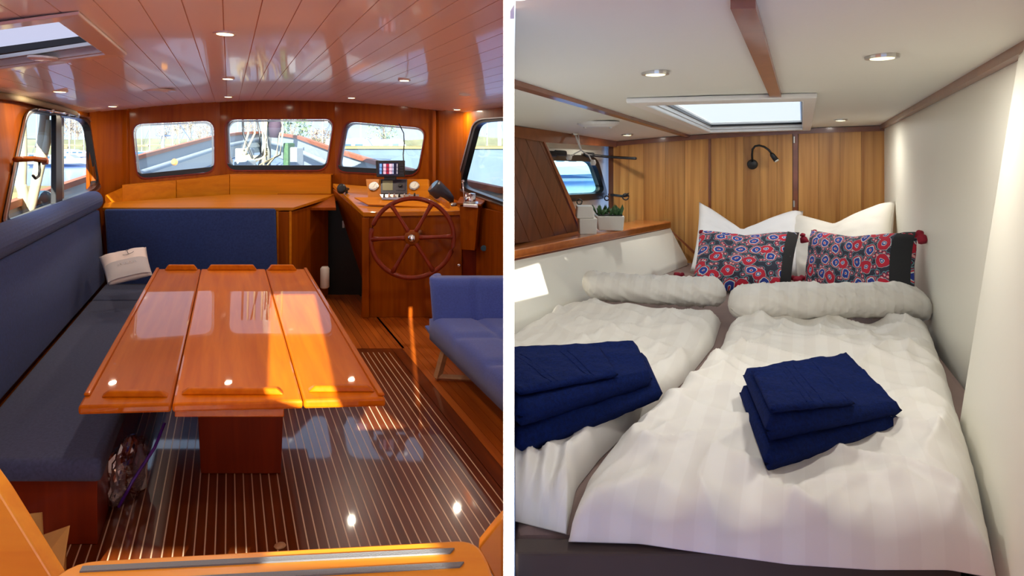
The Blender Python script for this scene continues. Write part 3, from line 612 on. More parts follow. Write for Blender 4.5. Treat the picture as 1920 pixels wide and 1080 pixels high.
# raised instrument hood
hy0 = 6.02
b = NB(); A0, B0, C0, D0 = P(690, 371, hy0), P(806, 371, hy0), P(803, 336, hy0+.14), P(686, 336, hy0+.14)
prism(b, [A0, B0, C0, D0], (0, .12, -.02)); hood = obj('instrument_hood', b, 'varnished_ledge', t, bevel=.004)
b = NB(); prism(b, [P(806, 372, hy0), P(843, 392, 5.76), P(842, 380, 5.78), P(805, 354, hy0+.05)], (0, .05, 0)); obj('hood_cheek', b, 'varnished_ledge', t, bevel=.003)
b = NB(); prism(b, [P(664, 372, 5.98), P(690, 385, 5.86), P(840, 391, 5.80), P(806, 371, 6.0)], (0, 0, .012)); obj('raised_panel', b, 'varnished_ledge', t, bevel=.003)
pH = plane(A0, B0, C0); nh = pH.n
def disc_on(pl, n_, u, v, r, h, nm, m, tt, par=None):
    b = NB(); lathe(b, [(r*1.0, 0), (r*1.0, h), (r*.9, h*1.3)], pl(u, v), axis=-n_, n=22); return obj(nm, b, m, par or tt)
for u, v, lb in ((701, 350, 'round white gauge at the left of the helm instrument panel'), (777, 349, 'round white gauge at the right of the helm instrument panel')):
    g = thing('gauge', lb, 'gauge', pH(u, v), 'round gauges on the helm')
    disc_on(pH, nh, u, v, .052, .012, 'bezel', 'steel', g); disc_on(pH, nh, u, v, .045, .016, 'dial', 'dial_white', g)
    b = NB(); tube(b, [pH(u-1, v+3)-nh*.022, pH(u+5, v-6)-nh*.022], .003, 5); obj('needle', b, 'white_plastic', g)
for (u0, u1, m, lb) in ((716, 739, 'lcd', 'small instrument with a khaki lcd screen on the helm panel'), (741, 762, 'dark_grey', 'square dark compass display beside the khaki lcd instrument')):
    g = thing('helm_display', lb, 'instrument', pH((u0+u1)/2, 350))
    b = NB(); prism(b, [pH(u0-1.5, 338), pH(u1+1.5, 338), pH(u1+1.5, 365), pH(u0-1.5, 365)], -nh*.02); obj('case', b, 'dark_grey', g, bevel=.003)
    b = NB(); prism(b, [pH(u0+2, 341)-nh*.02, pH(u1-2, 341)-nh*.02, pH(u1-2, 359)-nh*.02, pH(u0+2, 359)-nh*.02], -nh*.003); obj('screen', b, m, g)
    if m == 'dark_grey': disc_on(pH, nh, 751, 350, .022, .028, 'dial', 'black', g)
t2 = thing('switch_panel', 'row of chrome toggle switches in front of the helm instruments', 'switches', P(745, 369, 5.95))
b = NB(); prism(b, [P(712, 368, 5.96), P(786, 368, 5.96), P(784, 374, 5.93), P(716, 374, 5.93)], (0, 0, .02)); obj('plate', b, 'steel', t2)
for k in range(7):
    b = NB(); c = P(720+k*9.5, 366, 5.94); tube(b, [c+Vector((0, 0, -.02)), c+Vector((.004, -.01, .022))], [.011, .007], 8); obj('toggle', b, 'chrome' if k % 3 else 'black', t2, smooth=True)
t = thing('chart_plotter', 'black chart plotter with a red, white and blue striped screen on the helm', 'plotter', P(730, 335, 6.1))
b = NB(); prism(b, [P(704, 301, 6.12), P(758, 301, 6.12), P(758, 332, 6.10), P(706, 332, 6.10)], (0, .05, 0)); obj('case', b, 'black', t, bevel=.006)
cols = [('#1', srgb(60, 90, 160)), ('#2', srgb(225, 190, 215)), ('#3', srgb(150, 30, 60)), ('#4', srgb(225, 205, 225)), ('#5', srgb(60, 60, 130)), ('#6', srgb(210, 210, 210))]
sc_ = NB(); prism(sc_, [P(709, 305, 6.118), P(747, 305, 6.118), P(747, 329, 6.098), P(709, 329, 6.098)], (0, -.004, 0)); sco = obj('screen', sc_, mat('screen_navy', srgb(20, 24, 50), .2, emit=srgb(20, 24, 50), estr=1), t)
for (u0, u1, c, nm_) in ((712, 716, (110, 170, 235), 'blue'), (719, 724, (240, 190, 215), 'pink'), (725, 729, (170, 25, 60), 'red'), (730, 735, (240, 200, 225), 'rose'), (736, 738, (200, 210, 245), 'pale'), (744, 745.5, (180, 180, 190), 'grey')):
    m = mat('screen_'+nm_, srgb(*c), .3, emit=srgb(*c), estr=.8)
    for v0, v1 in ((307, 313), (314, 320), (321, 326)):
        b = NB(); prism(b, [P(u0, v0, 6.108), P(u1, v0, 6.108), P(u1, v1, 6.10), P(u0, v1, 6.10)], (0, -.008, 0)); obj('screen_tile', b, m, sco)
b = NB(); 
for v in (310, 315, 320, 325): prism(b, [P(750, v-1.5, 6.11), P(756, v-1.5, 6.11), P(756, v+1, 6.11), P(750, v+1, 6.11)], (0, -.012, 0))
obj('buttons', b, 'dark_grey', t)
b = NB(); box(b, *(lambda p: (p.x-.06, p.x+.06, p.y+.0, p.y+.05, p.z-.06, p.z+.01))(P(731, 332, 6.13))); obj('bracket', b, 'black', t)
b = NB(); tube(b, [P(757, 305, 6.13), P(756, 290, 6.2), P(758, 270, 6.3), P(757, 250, 6.35), P(748, 232, 6.4)], .006, 6); solo('aerial_cable', b, 'black', 'thin black cable rising from the chart plotter across the right front window', 'cable', smooth=True)
# dark instrument box on its side at the right of the hood
t = thing('searchlight', 'dark grey tilted lamp housing beside the instrument hood at the corner of the helm', 'lamp', P(828, 370, 6.0))
b = NB(); lathe(b, [(.075, 0), (.085, .03), (.08, .16), (.06, .24), (.03, .27)], P(812, 348, 5.95), axis=(.5, .2, -.5), n=18); obj('housing', b, 'dark_grey', t, smooth=True)
b = NB(); lathe(b, [(.07, -.004), (.072, .004), (.05, .01)], P(812, 348, 5.95), axis=(.5, .2, -.5), n=18); obj('lens', b, 'boat_glass', t)
b = NB(); p = P(832, 372, 5.95); tube(b, [p+Vector((0, 0, .05)), Vector((p.x, p.y, 1.07))], [.03, .05], 10); obj('foot', b, 'black', t)
t = thing('small_black_horn', 'small black horn on the left side of the helm top', 'horn', P(644, 362, 6.2))
b = NB(); lathe(b, [(.012, -.10), (.02, -.04), (.05, .01), (.055, .03), (.03, .035)], P(643, 354, 6.2), axis=(-.3, -.9, .1), n=16); obj('bell', b, 'black', t, smooth=True)
b = NB(); p = P(643, 354, 6.2); tube(b, [p+Vector((.02, .06, 0)), Vector((p.x+.02, p.y+.06, 1.10))], .014, 8); obj('stem', b, 'black', t)
# ---- steering wheel
wc = P(773, 446, 5.25); wx = Vector((1, 0, 0)); wy = Vector((0, .10, .995)).normalized(); wnm = wx.cross(wy)
t = thing('steering_wheel', 'large red-brown wooden steering wheel with six spokes in front of the helm console', 'wheel', wc)
RW = .372
def wp(a, r, off=0): return wc+wx*math.cos(a)*r+wy*math.sin(a)*r*.945+wnm*off
b = NB(); tube(b, [wp(2*math.pi*k/56, RW) for k in range(56)], .021, 10, closed=True); obj('rim', b, 'varnished_dark', t, smooth=True)
for k in range(6):
    a = math.radians(2+60*k); b = NB()
    tube(b, [wp(a, .04), wp(a, .10), wp(a, .2), wp(a, .30), wp(a, RW-.005)], [.026, .019, .016, .018, .026], 8); obj('spoke', b, 'varnished_dark', t, smooth=True)
b = NB(); lathe(b, [(.055, -.03), (.07, -.015), (.07, .015), (.05, .03)], wc, axis=wnm, n=24); obj('hub', b, 'varnished_mahogany', t, smooth=True)
b = NB(); lathe(b, [(.034, .0), (.034, .04), (.026, .050), (.01, .054)], wc, axis=-wnm if (-wnm).y < 0 else wnm, n=24); obj('hub_cap', b, 'chrome', t, smooth=True)
b = NB(); tube(b, [wc+Vector((0, .03, 0)), Vector((wc.x, Yh+.035, wc.z-.02))], .022, 12); obj('shaft', b, 'steel', t, smooth=True)
# ---- throttle pedestal
t = thing('throttle_box', 'wooden box on the right of the helm carrying the throttle', 'box', P(880, 470, 5.5))
b = NB(); A_, B_ = P(862, 380, 5.5), P(900, 384, 5.42)
hexa(b, [P(864, 468, 5.5), P(890, 470, 5.45), P(890, 470, 5.45)+Vector((.05, .35, 0)), P(864, 468, 5.5)+Vector((0, .35, 0)), P(862, 386, 5.5), P(897, 388, 5.42), P(897, 388, 5.42)+Vector((.05, .35, .0)), P(862, 386, 5.5)+Vector((0, .35, 0))]); obj('body', b, 'varnished_mahogany', t, bevel=.006)
b = NB(); prism(b, [P(856, 384, 5.48), P(902, 387, 5.40), P(902, 387, 5.40)+Vector((.05, .38, .02)), P(856, 384, 5.48)+Vector((0, .38, .02))], (0, 0, .02)); obj('top_board', b, 'varnished_mahogany', t, bevel=.005)
t = thing('throttle_lever', 'chrome engine throttle lever on the wooden box by the right window', 'throttle', P(883, 385, 5.45))
b = NB(); lathe(b, [(.02, -.05), (.055, -.045), (.06, 0), (.055, .045), (.02, .05)], P(882, 376, 5.5)+Vector((0, 0, .012)), axis=(1, 0, 0), n=22); obj('drum', b, 'chrome', t, smooth=True)
b = NB(); tube(b, [P(871, 384, 5.46), P(869, 360, 5.44), P(868, 342, 5.43)], .006, 8); lathe(b, [(.008, 0), (.014, .01), (.008, .025)], P(868, 342, 5.43)); obj('lever', b, 'chrome', t, smooth=True)
b = NB(); prism(b, [P(868, 388, 5.42), P(896, 390, 5.40), P(896, 390, 5.40)+Vector((0, .1, .02)), P(868, 388, 5.42)+Vector((0, .1, .02))], (0, 0, .03)); obj('base_plate', b, 'steel', t, bevel=.004)
b = NB(); lathe(b, [(.03, 0), (.034, .015), (.02, .03)], P(851, 384, 5.6)+Vector((0, 0, -.012)), n=16); solo('round_switch', b, 'steel', 'small round metal switch between console and throttle box', 'switch')
# right lower side lining with latch and round plug
t = thing('side_locker', 'varnished side locker front under the right window', 'locker', P(915, 500, 5.3))
b = NB(); prism(b, [P(893, 388, 5.62), P(946, 400, 5.25), P(946, 400, 5.25)+Vector((0, 0, -1.06)), P(893, 388, 5.62)+Vector((0, 0, -1.08))], (.0, .05, 0)); obj('front_panel', clip(b, XL), 'varnished_mahogany', t)
b = NB(); lathe(b, [(.028, 0), (.028, .012), (.018, .016)], P(907, 465, 5.5), axis=(0, -1, 0), n=18); obj('plug', b, 'boat_glass', t)
b = NB(); prism(b, [P(866, 400, 5.76), P(900, 400, 5.7), P(900, 400, 5.7)+Vector((0, 0, -1.0)), P(866, 400, 5.76)+Vector((0, 0, -1.0))], (0, .04, 0)); obj('lower_panel', b, 'varnished_dark', t)
b = NB(); lathe(b, [(.012, 0), (.02, .012), (.014, .022)], P(861, 497, 5.70), axis=(0, -1, 0), n=14); obj('latch', b, 'chrome', t, smooth=True)
b = NB(); pA = plane(Vector((fl_.x-.03, fl_.y, 0)), Vector((BLc.x+.42, 6.5, 0)), Vector((BLc.x+.03, 6.5, 1.19)))
q = pA(648, 420); tt = solo('light_switch', box(NB(), q.x-.03, q.x-.005, q.y-.03, q.y+.03, q.z-.04, q.z+.04), 'white_plastic', 'small white switch plate on the left side of the helm console', 'switch', bevel=.004)
# ---- sofa on the right
t = thing('tufted_sofa', 'blue tufted sofa with pale wooden legs at the right of the saloon', 'sofa', Vector((-.3, 4.2, 0)))
def quilt(nm, a, b_, c, d, nx, ny, rows, cols, amp, depth, dirv):
    bm = NB(); a, b_, c, d = map(Vector, (a, b_, c, d)); g = {}; g2 = {}
    for i in range(nx+1):
        for j in range(ny+1):
            x, y = i/nx, j/ny; p = (a*(1-x)+b_*x)*(1-y)+(d*(1-x)+c*x)*y
            def bump(t_, m_):
                f = (t_*m_) % 1.0; e = min(f, 1-f); return min(1, (e*2)*3.2)**.5 if 0 < t_ < 1 else 0
            h = amp*(bump(x, cols)*bump(y, rows))
            e = min(x, 1-x, y, 1-y)
            g[i, j] = bm.verts.new(p+dirv*h); 
    for i in range(nx):
        for j in range(ny): bm.faces.new((g[i, j], g[i+1, j], g[i+1, j+1], g[i, j+1]))
    bd = [e for e in bm.edges if e.is_boundary]; r = bmesh.ops.extrude_edge_only(bm, edges=bd); vs = [v for v in r['geom'] if isinstance(v, bmesh.types.BMVert)]
    bmesh.ops.translate(bm, verts=vs, vec=-dirv*depth); es = [e for e in bm.edges if e.is_boundary]; bmesh.ops.holes_fill(bm, edges=es, sides=0)
    bmesh.ops.triangulate(bm, faces=[f for f in bm.faces if len(f.verts) > 4])
    clip(bm, XL); o = obj(nm, bm, 'sofa_cloth', t, smooth=True); return o
quilt('arm_cushion', P(805, 521, 4.34), P(1060, 521, 4.34), P(1060, 612, 4.22), P(812, 612, 4.22), 50, 24, 1, 3, .03, .12, Vector((0, -1, .08)).normalized())
s0 = 1.47
quilt('seat_cushion', L(s0, 4.30, .42), L(s0+.95, 4.30, .42), L(s0+.95, 3.0, .42), L(s0, 2.9, .42), 50, 50, 3, 3, .03, .15, Vector((0, 0, 1)))
b = NB(); hexa(b, [L(s0+.09, 3.0, .22), L(s0+.9, 3.0, .22), L(s0+.9, 4.42, .22), L(s0+.07, 4.42, .22), L(s0-.01, 2.9, .34), L(s0+1, 2.9, .34), L(s0+1, 4.42, .34), L(s0-.01, 4.42, .34)]); obj('frame_cover', clip(b, XL), 'sofa_cloth', t, bevel=.02)
b = NB(); A_ = P(803, 527, 4.33); hexa(b, [P(821, 638, 4.2), P(835, 640, 4.2), P(835, 640, 4.2)+Vector((0, .28, 0)), P(821, 638, 4.2)+Vector((0, .28, 0)), P(803, 524, 4.34), P(822, 521, 4.34), P(822, 521, 4.34)+Vector((0, .2, 0)), P(803, 524, 4.34)+Vector((0, .2, 0))]); obj('arm_side', b, 'sofa_cloth', t, bevel=.025, smooth=True)
foot = Pz(817, 713, .0)
b = NB(); tube(b, [foot+Vector((.012, 0, .02)), P(836, 650, foot.y)+Vector((0, 0, .0))], .030, 4); tube(b, [foot+Vector((.0, .0, .025)), foot+Vector((.40, -.05, .025))], .022, 4); obj('leg', clip(b, XL), 'pale_oak', t)
# ---- bag and box at the left
def crumple(c, rx, ry, rz, seed, m, nm, par):
    b = NB(); bmesh.ops.create_icosphere(b, subdivisions=4, radius=1)
    for v in b.verts:
        d = 1+.28*noise.noise(v.co*2.1+Vector((seed, 0, 0)))+.10*abs(noise.noise(v.co*6+Vector((seed, 3, 0)))); p = v.co*d
        if p.z < -.8: p.z = -.8
        v.co = c+Vector((p.x*rx, p.y*ry, (p.z+.8)*rz))
    return obj(nm, b, m, par, smooth=False)
pb = Pz(200, 975, .0)
t = thing('plastic_bag', 'crumpled clear plastic bag of bottles on the floor beside the settee base', 'bag', pb)
crumple(pb+Vector((-.02, .17, 0)), .06, .13, .155, 3, 'clear_plastic', 'film', t)
b = NB(); q = pb+Vector((.045, .05, .02)); tube(b, [q+Vector((-.01, -.02, .02)), q+Vector((.03, .02, .12)), q+Vector((.07, .12, .22)), q+Vector((.07, .2, .30))], .008, 6); obj('purple_tie', b, 'purple_plastic', t, smooth=True)
for dx, dy in ((-.03, .12), (.0, .24)): b = NB(); lathe(b, [(.03, 0.005), (.032, .15), (.012, .19), (.012, .215)], pb+Vector((dx, dy, 0)), n=12); obj('bottle', b, 'white_plastic', t, smooth=True)
t = thing('cardboard_box', 'open brown cardboard box on the floor at the lower left of the saloon', 'box', Vector((-1.62, 1.98, 0)))
bx = [Vector((-1.92, 1.80, 0)), Vector((-1.62, 1.80, 0)), Vector((-1.64, 2.16, 0)), Vector((-1.94, 2.16, 0))]
zb = .22
for i in range(4):
    a, c = bx[i], bx[(i+1) % 4]; inn = (sum(bx, Vector())/4-(a+c)/2).normalized()*.005
    b = NB(); prism(b, [a+Vector((0, 0, .002)), c+Vector((0, 0, .002)), c+Vector((0, 0, zb)), a+Vector((0, 0, zb))], inn); obj('side', b, 'cardboard', t)
b = NB(); prism(b, [P(20, 1040, 2.12), P(81, 1035, 2.12), P(77, 962, 2.2), P(28, 968, 2.2)], (0, .006, 0)); obj('flap', b, 'cardboard', t)
b = NB(); prism(b, [P(74, 1060, 1.9), P(112, 1085, 1.84), P(128, 986, 1.96), P(80, 1003, 2.08)], (.006, 0, .002)); obj('flap', b, 'cardboard', t)
b = NB(); box(b, -1.92, -1.63, 1.81, 2.15, .001, .006); obj('bottom', b, 'cardboard', t)
# ---- step tread and side boards near the viewer
t = thing('companionway_step', 'varnished oak step tread with grey anti-slip strips at the bottom edge of the saloon view', 'step', Vector((-.5, 1.0, 0)))
zs = .97
def S(u, v): return Pz(u, v, zs)
tp = rpoly([(S(112, 1086).x, .80), (S(130, 1052).x, S(130, 1052).y), (S(893, 1010).x, S(893, 1010).y), (S(925, 1070).x, S(925, 1070).y), (S(925, 1070).x+.02, .80)], .05, 5)
b = NB(); prism(b, [Vector((x, y, zs)) for x, y in tp], (0, 0, -.035)); obj('tread', b, 'step_oak', t, bevel=.006)
for v0, v1, ul, ur, lv in ((1064, 1070, 155, 852, 1030), (1094, 1102, 150, 870, 1056)):
    a, b1, c1, d1 = S(ul, v0), S(ur, lv), S(ur-8, lv+9), S(ul-6, v1+4)
    b = NB(); prism(b, [a+Vector((0, 0, .0)), b1, c1, d1], (0, 0, .003)); obj('grip_strip', b, 'grey_pad', t)
b = NB(); prism(b, [Vector((-.78, .86, .0)), Vector((-.12, .86, 0)), Vector((-.12, .92, 0)), Vector((-.78, .92, 0))], (0, 0, zs-.035)); obj('riser', b, 'varnished_mahogany', t)
for nm, lb, pts in (('stair_cheek_board', 'orange varnished cheek board slanting in the lower left corner', [(-90, 800), (0, 925), (102, 1090), (60, 1600), (-90, 1600)]), ('stair_cheek_board', 'orange varnished cheek board in the lower right corner of the saloon', [(944, 970), (928, 988), (896, 1028), (935, 1100), (944, 1160)])):
    b = NB(); prism(b, [P(u, v, 1.16) for u, v in pts], (0, .03, 0)); clip(b, -.0175); solo(nm, b, 'step_oak', lb, 'board', bevel=.004)
b = NB(); c = Pz(525, 1026, .0); bmesh.ops.create_icosphere(b, subdivisions=2, radius=.02, matrix=Matrix.Translation(c+Vector((0, 0, .010))))
for v in b.verts:
    v.co.z = max(.001, c.z+(v.co.z-c.z)*.6); v.co.x = c.x+(v.co.x-c.x)*1.3+.004*noise.noise(v.co*60)
solo('wood_scrap', b, 'pale_oak', 'small pale scrap lying on the dark striped floor near the step', 'scrap')
# ================================================================ RIGHT: SLEEPING CABIN
def zr(s): return .263-(.0185*(s-.474)**2 if s < .474 else 0)
Bl = (.727, 4.1); Br = (2.157, 3.4); plB = wline(Bl, Br); nb = plB.n
def ywall(s):          # back wall depth on the line s
    # X = s+KR*Y ; Y = 4.1-.4895*(X-.727)
    return (4.1-.4895*(s-.727))/(1+.4895*KR)
HS = (-.575, .02); HY = (2.03, 3.50)
ss = [-1.42, -1.1, -.774, -.742, HS[0], -.34, -.106, -.069, HS[1], .24, .474]
ysr = [.856, 1.2, HY[0], HY[1], None]
def ceilseg(bm, s0, s1, y0, y1, z0=0.0, z1=.012):
    hexa(bm, [R(s0, y0 if y0 else 0, zr(s0)+z0), R(s1, y0, zr(s1)+z0), R(s1, y1 or ywall(s1)+.02, zr(s1)+z0), R(s0, y1 or ywall(s0)+.02, zr(s0)+z0), R(s0, y0, zr(s0)+z1), R(s1, y0, zr(s1)+z1), R(s1, y1 or ywall(s1)+.02, zr(s1)+z1), R(s0, y1 or ywall(s0)+.02, zr(s0)+z1)])
bm = NB()
for i in range(len(ss)-1):
    for j in range(4):
        if ss[i] >= HS[0]-1e-6 and ss[i+1] <= HS[1]+1e-6 and j == 2: continue
        ceilseg(bm, ss[i], ss[i+1], ysr[j], ysr[j+1])
struct('ceiling_cabin', clip(bm, XR, 1), 'cabin_white')
for nm, s0, s1, y0, y1 in (('trim_3', -.774, -.742, .9, None), ('trim_4', -.108, -.070, .88, HY[0]-.06), ('trim_5', -.108, -.070, HY[1]+.05, None), ('trim_6', .446, .472, .6, 3.40)):
    b = NB(); ceilseg(b, s0, s1, y0, y1 if y1 else ywall((s0+s1)/2)-.0, -.014 if nm != 'trim_6' else -.022, 0); clip(b, XR, 1); struct(nm, b, 'cabin_trim')
# aft closing walls and roof joint
bm = NB(); hexa(bm, [Vector((.56, .42, 0)), Vector((.62, .42, 0)), Vector((2.3, -3, 0)), Vector((2.2, -3, 0)), Vector((.56, .42, 2.26)), Vector((.62, .42, 2.26)), Vector((2.3, -3, 2.26)), Vector((2.2, -3, 2.26))]); struct('wall_aft_right', bm, 'white_paint')
# back wall of teak planks
edges = [1150, 1178, 1207, 1248, 1284, 1328.5, 1333, 1361, 1394, 1425, 1457, 1486, 1497, 1535, 1575, 1615, 1659]
bm = NB(); p0 = plB(1140, 300); p1 = plB(1664, 300)
prism(bm, [Vector((p0.x, p0.y, CZ-1.0))+nb*.012, Vector((p1.x, p1.y, CZ-1.0))+nb*.012, Vector((p1.x, p1.y, CZ+.14))+nb*.012, Vector((p0.x, p0.y, CZ+.05))+nb*.012], nb*.04)
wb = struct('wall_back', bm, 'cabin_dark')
for i in range(len(edges)-1):
    if i in (5, 11): continue
    a, c = plB(edges[i]+.2, 300), plB(edges[i+1]-.2, 300)
    def tz(p): return CZ+zr(p.x-KR*p.y)-.05*p.y-.003
    b = NB(); prism(b, [Vector((a.x, a.y, CZ-.86)), Vector((c.x, c.y, CZ-.86)), Vector((c.x, c.y, tz(c))), Vector((a.x, a.y, tz(a)))], nb*.012); obj('teak_plank', b, 'cabin_teak', wb)
for nm, u0, u1 in (('trim_7', 1328.5, 1333), ('trim_8', 1487, 1496)):
    a, c = plB(u0, 300), plB(u1, 300); b = NB()
    prism(b, [Vector((a.x, a.y, CZ-.86))-nb*.005, Vector((c.x, c.y, CZ-.86))-nb*.005, Vector((c.x, c.y, tz(c)))-nb*.005, Vector((a.x, a.y, tz(a)))-nb*.005], nb*.014); to = struct(nm, b, 'cabin_trim')
for v in (262, 382):
    b = NB(); c = plB(1489, v)-nb*.008; tube(b, [c-Vector((0, 0, .02)), c+Vector((0, 0, .02))], .006, 8); obj('hinge', b, 'steel', to)
a, c = plB(1152, 300), plB(1659, 300)
b = NB(); N_ = 12; pts = [a.lerp(c, k/N_) for k in range(N_+1)]
prism(b, [Vector((p.x, p.y, tz(p)))-nb*.014 for p in pts]+[Vector((p.x, p.y, tz(p)-.030))-nb*.014 for p in reversed(pts)], nb*.012); struct('trim_9', b, 'cabin_trim')
# right wall and nearer bulkhead edge
bm = NB(); hexa(bm, [R(.478, 1.25, -.95), R(.53, 1.25, -.95), R(.53, 3.45, -.95), R(.478, 3.42, -.95), R(.474, 1.0, .262), R(.53, 1.0, .262), R(.53, 3.45, .262), R(.474, 3.40, .262)]); struct('wall_right_cabin', bm, 'cabin_wall_white')
A_ = P(1799, 795, 1.404); B_ = P(1917, 60, 1.215); dr = Vector((-.342, -.536, 0)).normalized()
lo = lambda p, z: Vector((p.x, p.y, z))
bm = NB(); e1 = Vector((.04, -.02, 0))
C0 = A_+(A_-B_)*.45; D0 = C0+dr*1.1; E0 = B_+dr*.9; 
hexa(bm, [C0, C0+e1, D0+e1, D0, B_, B_+e1, E0+e1, E0]); struct('wall_bulkhead', bm, 'cabin_wall_white')
# ceiling hatch
t = thing('cabin_hatch', 'white framed frosted skylight hatch in the sleeping cabin ceiling', 'hatch', R(-.28, 2.7, zr(-.28)))
def lpR(s0, s1, y0, y1, z): return [R(s0, y0, zr(s0)+z), R(s1, y0, zr(s1)+z), R(s1, y1, zr(s1)+z), R(s0, y1, zr(s0)+z)]
b = NB(); ring(b, lpR(HS[0]-.012, HS[1]+.03, HY[0]-.08, HY[1]+.04, -.018), lpR(HS[0]+.03, HS[1]-.02, HY[0]+.02, HY[1]-.02, -.018), (0, 0, .018)); obj('frame', b, 'white_plastic', t, bevel=.005)
b = NB(); ring(b, lpR(HS[0]+.02, HS[1]-.01, HY[0]+.01, HY[1]-.01, -.0), lpR(HS[0]+.035, HS[1]-.02, HY[0]+.02, HY[1]-.03, -.0), (0, 0, .045)); obj('liner', b, 'white_plastic', t)
b = NB(); ring(b, lpR(HS[0]+.033, HS[1]-.02, HY[0]+.02, HY[1]-.03, .015), lpR(HS[0]+.042, HS[1]-.024, HY[0]+.024, HY[1]-.042, .015), (0, 0, .012)); obj('seal', b, 'black_rubber', t)
b = NB(); b.faces.new([b.verts.new(p) for p in lpR(HS[0]+.025, HS[1]-.012, HY[0]+.01, HY[1]-.012, .04)]); obj('acrylic_pane', b, 'acrylic_right', t)
# downlights
def onCR(u, v, off=0):
    Y = 2.0
    for _ in range(80):
        s = (u-CX)/F*Y-KR*Y; r = zr(s)-off; Y = .5*Y+.5*(r*F/(320-v))
    return P(u, v, Y)
for u, v, r, lb in ((1229, 136, .034, 'cabin downlight left of the hatch'), (1654, 105, .034, 'cabin downlight near the right wall, nearest the viewer'), (1576, 224, .030, 'cabin downlight close to the back wall on the right'), (1176, 252, .034, 'cabin downlight in the far left corner above the porthole')):
    downlight('recessed_downlight', lb, onCR(u, v, .001), r, 'recessed downlights in the cabin ceiling', 'lamp_glow_white', LAMP_R, (1, .96, .88))
c = onCR(1121, 230, .001); t = thing('ceiling_vent', 'round white ventilator in the cabin ceiling above the porthole', 'vent', c)
b = NB(); lathe(b, [(.02, -.022), (.07, -.020), (.095, -.008), (.10, .004)], c, n=28); obj('cover', b, 'white_plastic', t)
for k in (-1, 1): b = NB(); lathe(b, [(.008, -.008), (.008, .006)], c+Vector((.06*k, 0, -.018)), n=10); obj('screw_knob', b, 'steel', t)
# left hull wall with porthole recess
pW = plane(P(965, 240, 2.65), P(1155, 265, 4.1), P(965, 455, 2.75)); nw = pW.n if pW.n.x < 0 else -pW.n
op = [(1020, 267), (1160, 275), (1190, 402), (1097, 440)]
sl = .455
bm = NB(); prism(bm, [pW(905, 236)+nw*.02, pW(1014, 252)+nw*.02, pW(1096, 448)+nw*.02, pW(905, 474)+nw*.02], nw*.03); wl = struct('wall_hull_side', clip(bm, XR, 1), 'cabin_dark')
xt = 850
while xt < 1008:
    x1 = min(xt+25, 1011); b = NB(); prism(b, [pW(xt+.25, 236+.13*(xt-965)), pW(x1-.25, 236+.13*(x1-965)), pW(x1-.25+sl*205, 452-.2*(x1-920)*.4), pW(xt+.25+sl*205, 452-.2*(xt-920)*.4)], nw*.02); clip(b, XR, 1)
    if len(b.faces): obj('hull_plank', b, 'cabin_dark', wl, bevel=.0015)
    else: b.free()
    xt += 25
b = NB(); prism(b, [pW(1010, 247)-nw*.006, pW(1021, 266)-nw*.006, pW(1100, 441)-nw*.006, pW(1090, 441)-nw*.006], nw*.03); struct('trim_10', b, 'cabin_trim', bevel=.002)
b = NB(); prism(b, [pW(920, 230)-nw*.01, pW(1157, 262)-nw*.01, pW(1161, 276)-nw*.01, pW(1024, 267)-nw*.01, pW(920, 250)-nw*.01], nw*.03); struct('trim_11', clip(b, XR, 1), 'cabin_trim')
b = NB(); prism(b, [pW(1160, 268), pW(1180, 270), pW(1215, 425), pW(1190, 412)], nw*.03); struct('trim_12', b, 'cabin_dark')
rec = nw*.09
ph_o = rpoly([(1034, 290), (1136, 294), (1157, 374), (1062, 383)], 17, 6); ph_i = rpoly([(1043, 303), (1132, 305), (1151, 364), (1063, 369)], 15, 6)
big = [(985, 250), (1172, 258), (1235, 430), (1085, 470)]
bm = NB(); plate(bm, [pW(u, v)+rec for u, v in big], [[pW(u, v)+rec*1.0 for u, v in ph_i]], nw*.03); struct('wall_hull_lining', clip(bm, XR, 1), 'cabin_wall_white')
b = NB(); ring(b, [pW(u, v)+nw*.004 for u, v in op], [pW(u, v)+nw*.004 for u, v in inset(op, -3)], rec); struct('trim_13', b, 'cabin_wall_white')
b = NB(); ring(b, [pW(u, v)+rec-nw*.03 for u, v in ph_o], [pW(u, v)+rec-nw*.03 for u, v in ph_i], nw*.06); w6 = struct('window_6', b, 'black_rubber')
b = NB(); prism(b, [pW(u, v)+rec+nw*.01 for u, v in inset(ph_i, -1)], nw*.006); obj('glass_pane', b, 'porthole_glass', w6)
for u, v in ((1048, 289), (1066, 288), (1118, 291)): b = NB(); c = pW(u, v)+rec-nw*.04; tube(b, [c-Vector((.03, .02, 0)), c+Vector((.03, .02, -.004))], .016, 8); obj('hinge_block', b, 'black', w6)
for u, v in ((1098, 380), (1148, 373)): b = NB(); c = pW(u, v)+rec-nw*.05; tube(b, [c+Vector((.016*math.cos(a), .0, .016*math.sin(a))) for a in [k*math.pi/6 for k in range(12)]], .005, 6, closed=True); obj('latch_ring', b, 'black', w6)
b = NB(); tube(b, [pW(1108, 291)+rec-nw*.05, pW(1150, 295)+rec-nw*.07, P(1192, 297, 3.78)], .009, 8); solo('porthole_stay', b, 'black', 'thin black curtain rod running right from the top of the porthole', 'rod', smooth=True)
b = NB(); tube(b, [pW(1152, 366)+rec-nw*.05, P(1168, 368, 3.85), P(1178, 366, 3.84), P(1178, 362, 3.84)], .009, 8); c = P(1173, 369, 3.82); tube(b, [c+Vector((.02*math.cos(a), 0, .02*math.sin(a))) for a in [k*math.pi/6 for k in range(12)]], .005, 6, closed=True)
solo('catch_hook', b, 'black', 'black catch arm with a ring right of the porthole', 'hook', smooth=True)
t = thing('hanging_cord', 'pale cord with clips hanging from the ceiling over the porthole', 'cord', onCR(1080, 250))
c = onCR(1078, 250); b = NB(); lathe(b, [(.02, -.01), (.022, 0)], c, n=12); obj('hook_plate', b, 'steel', t)
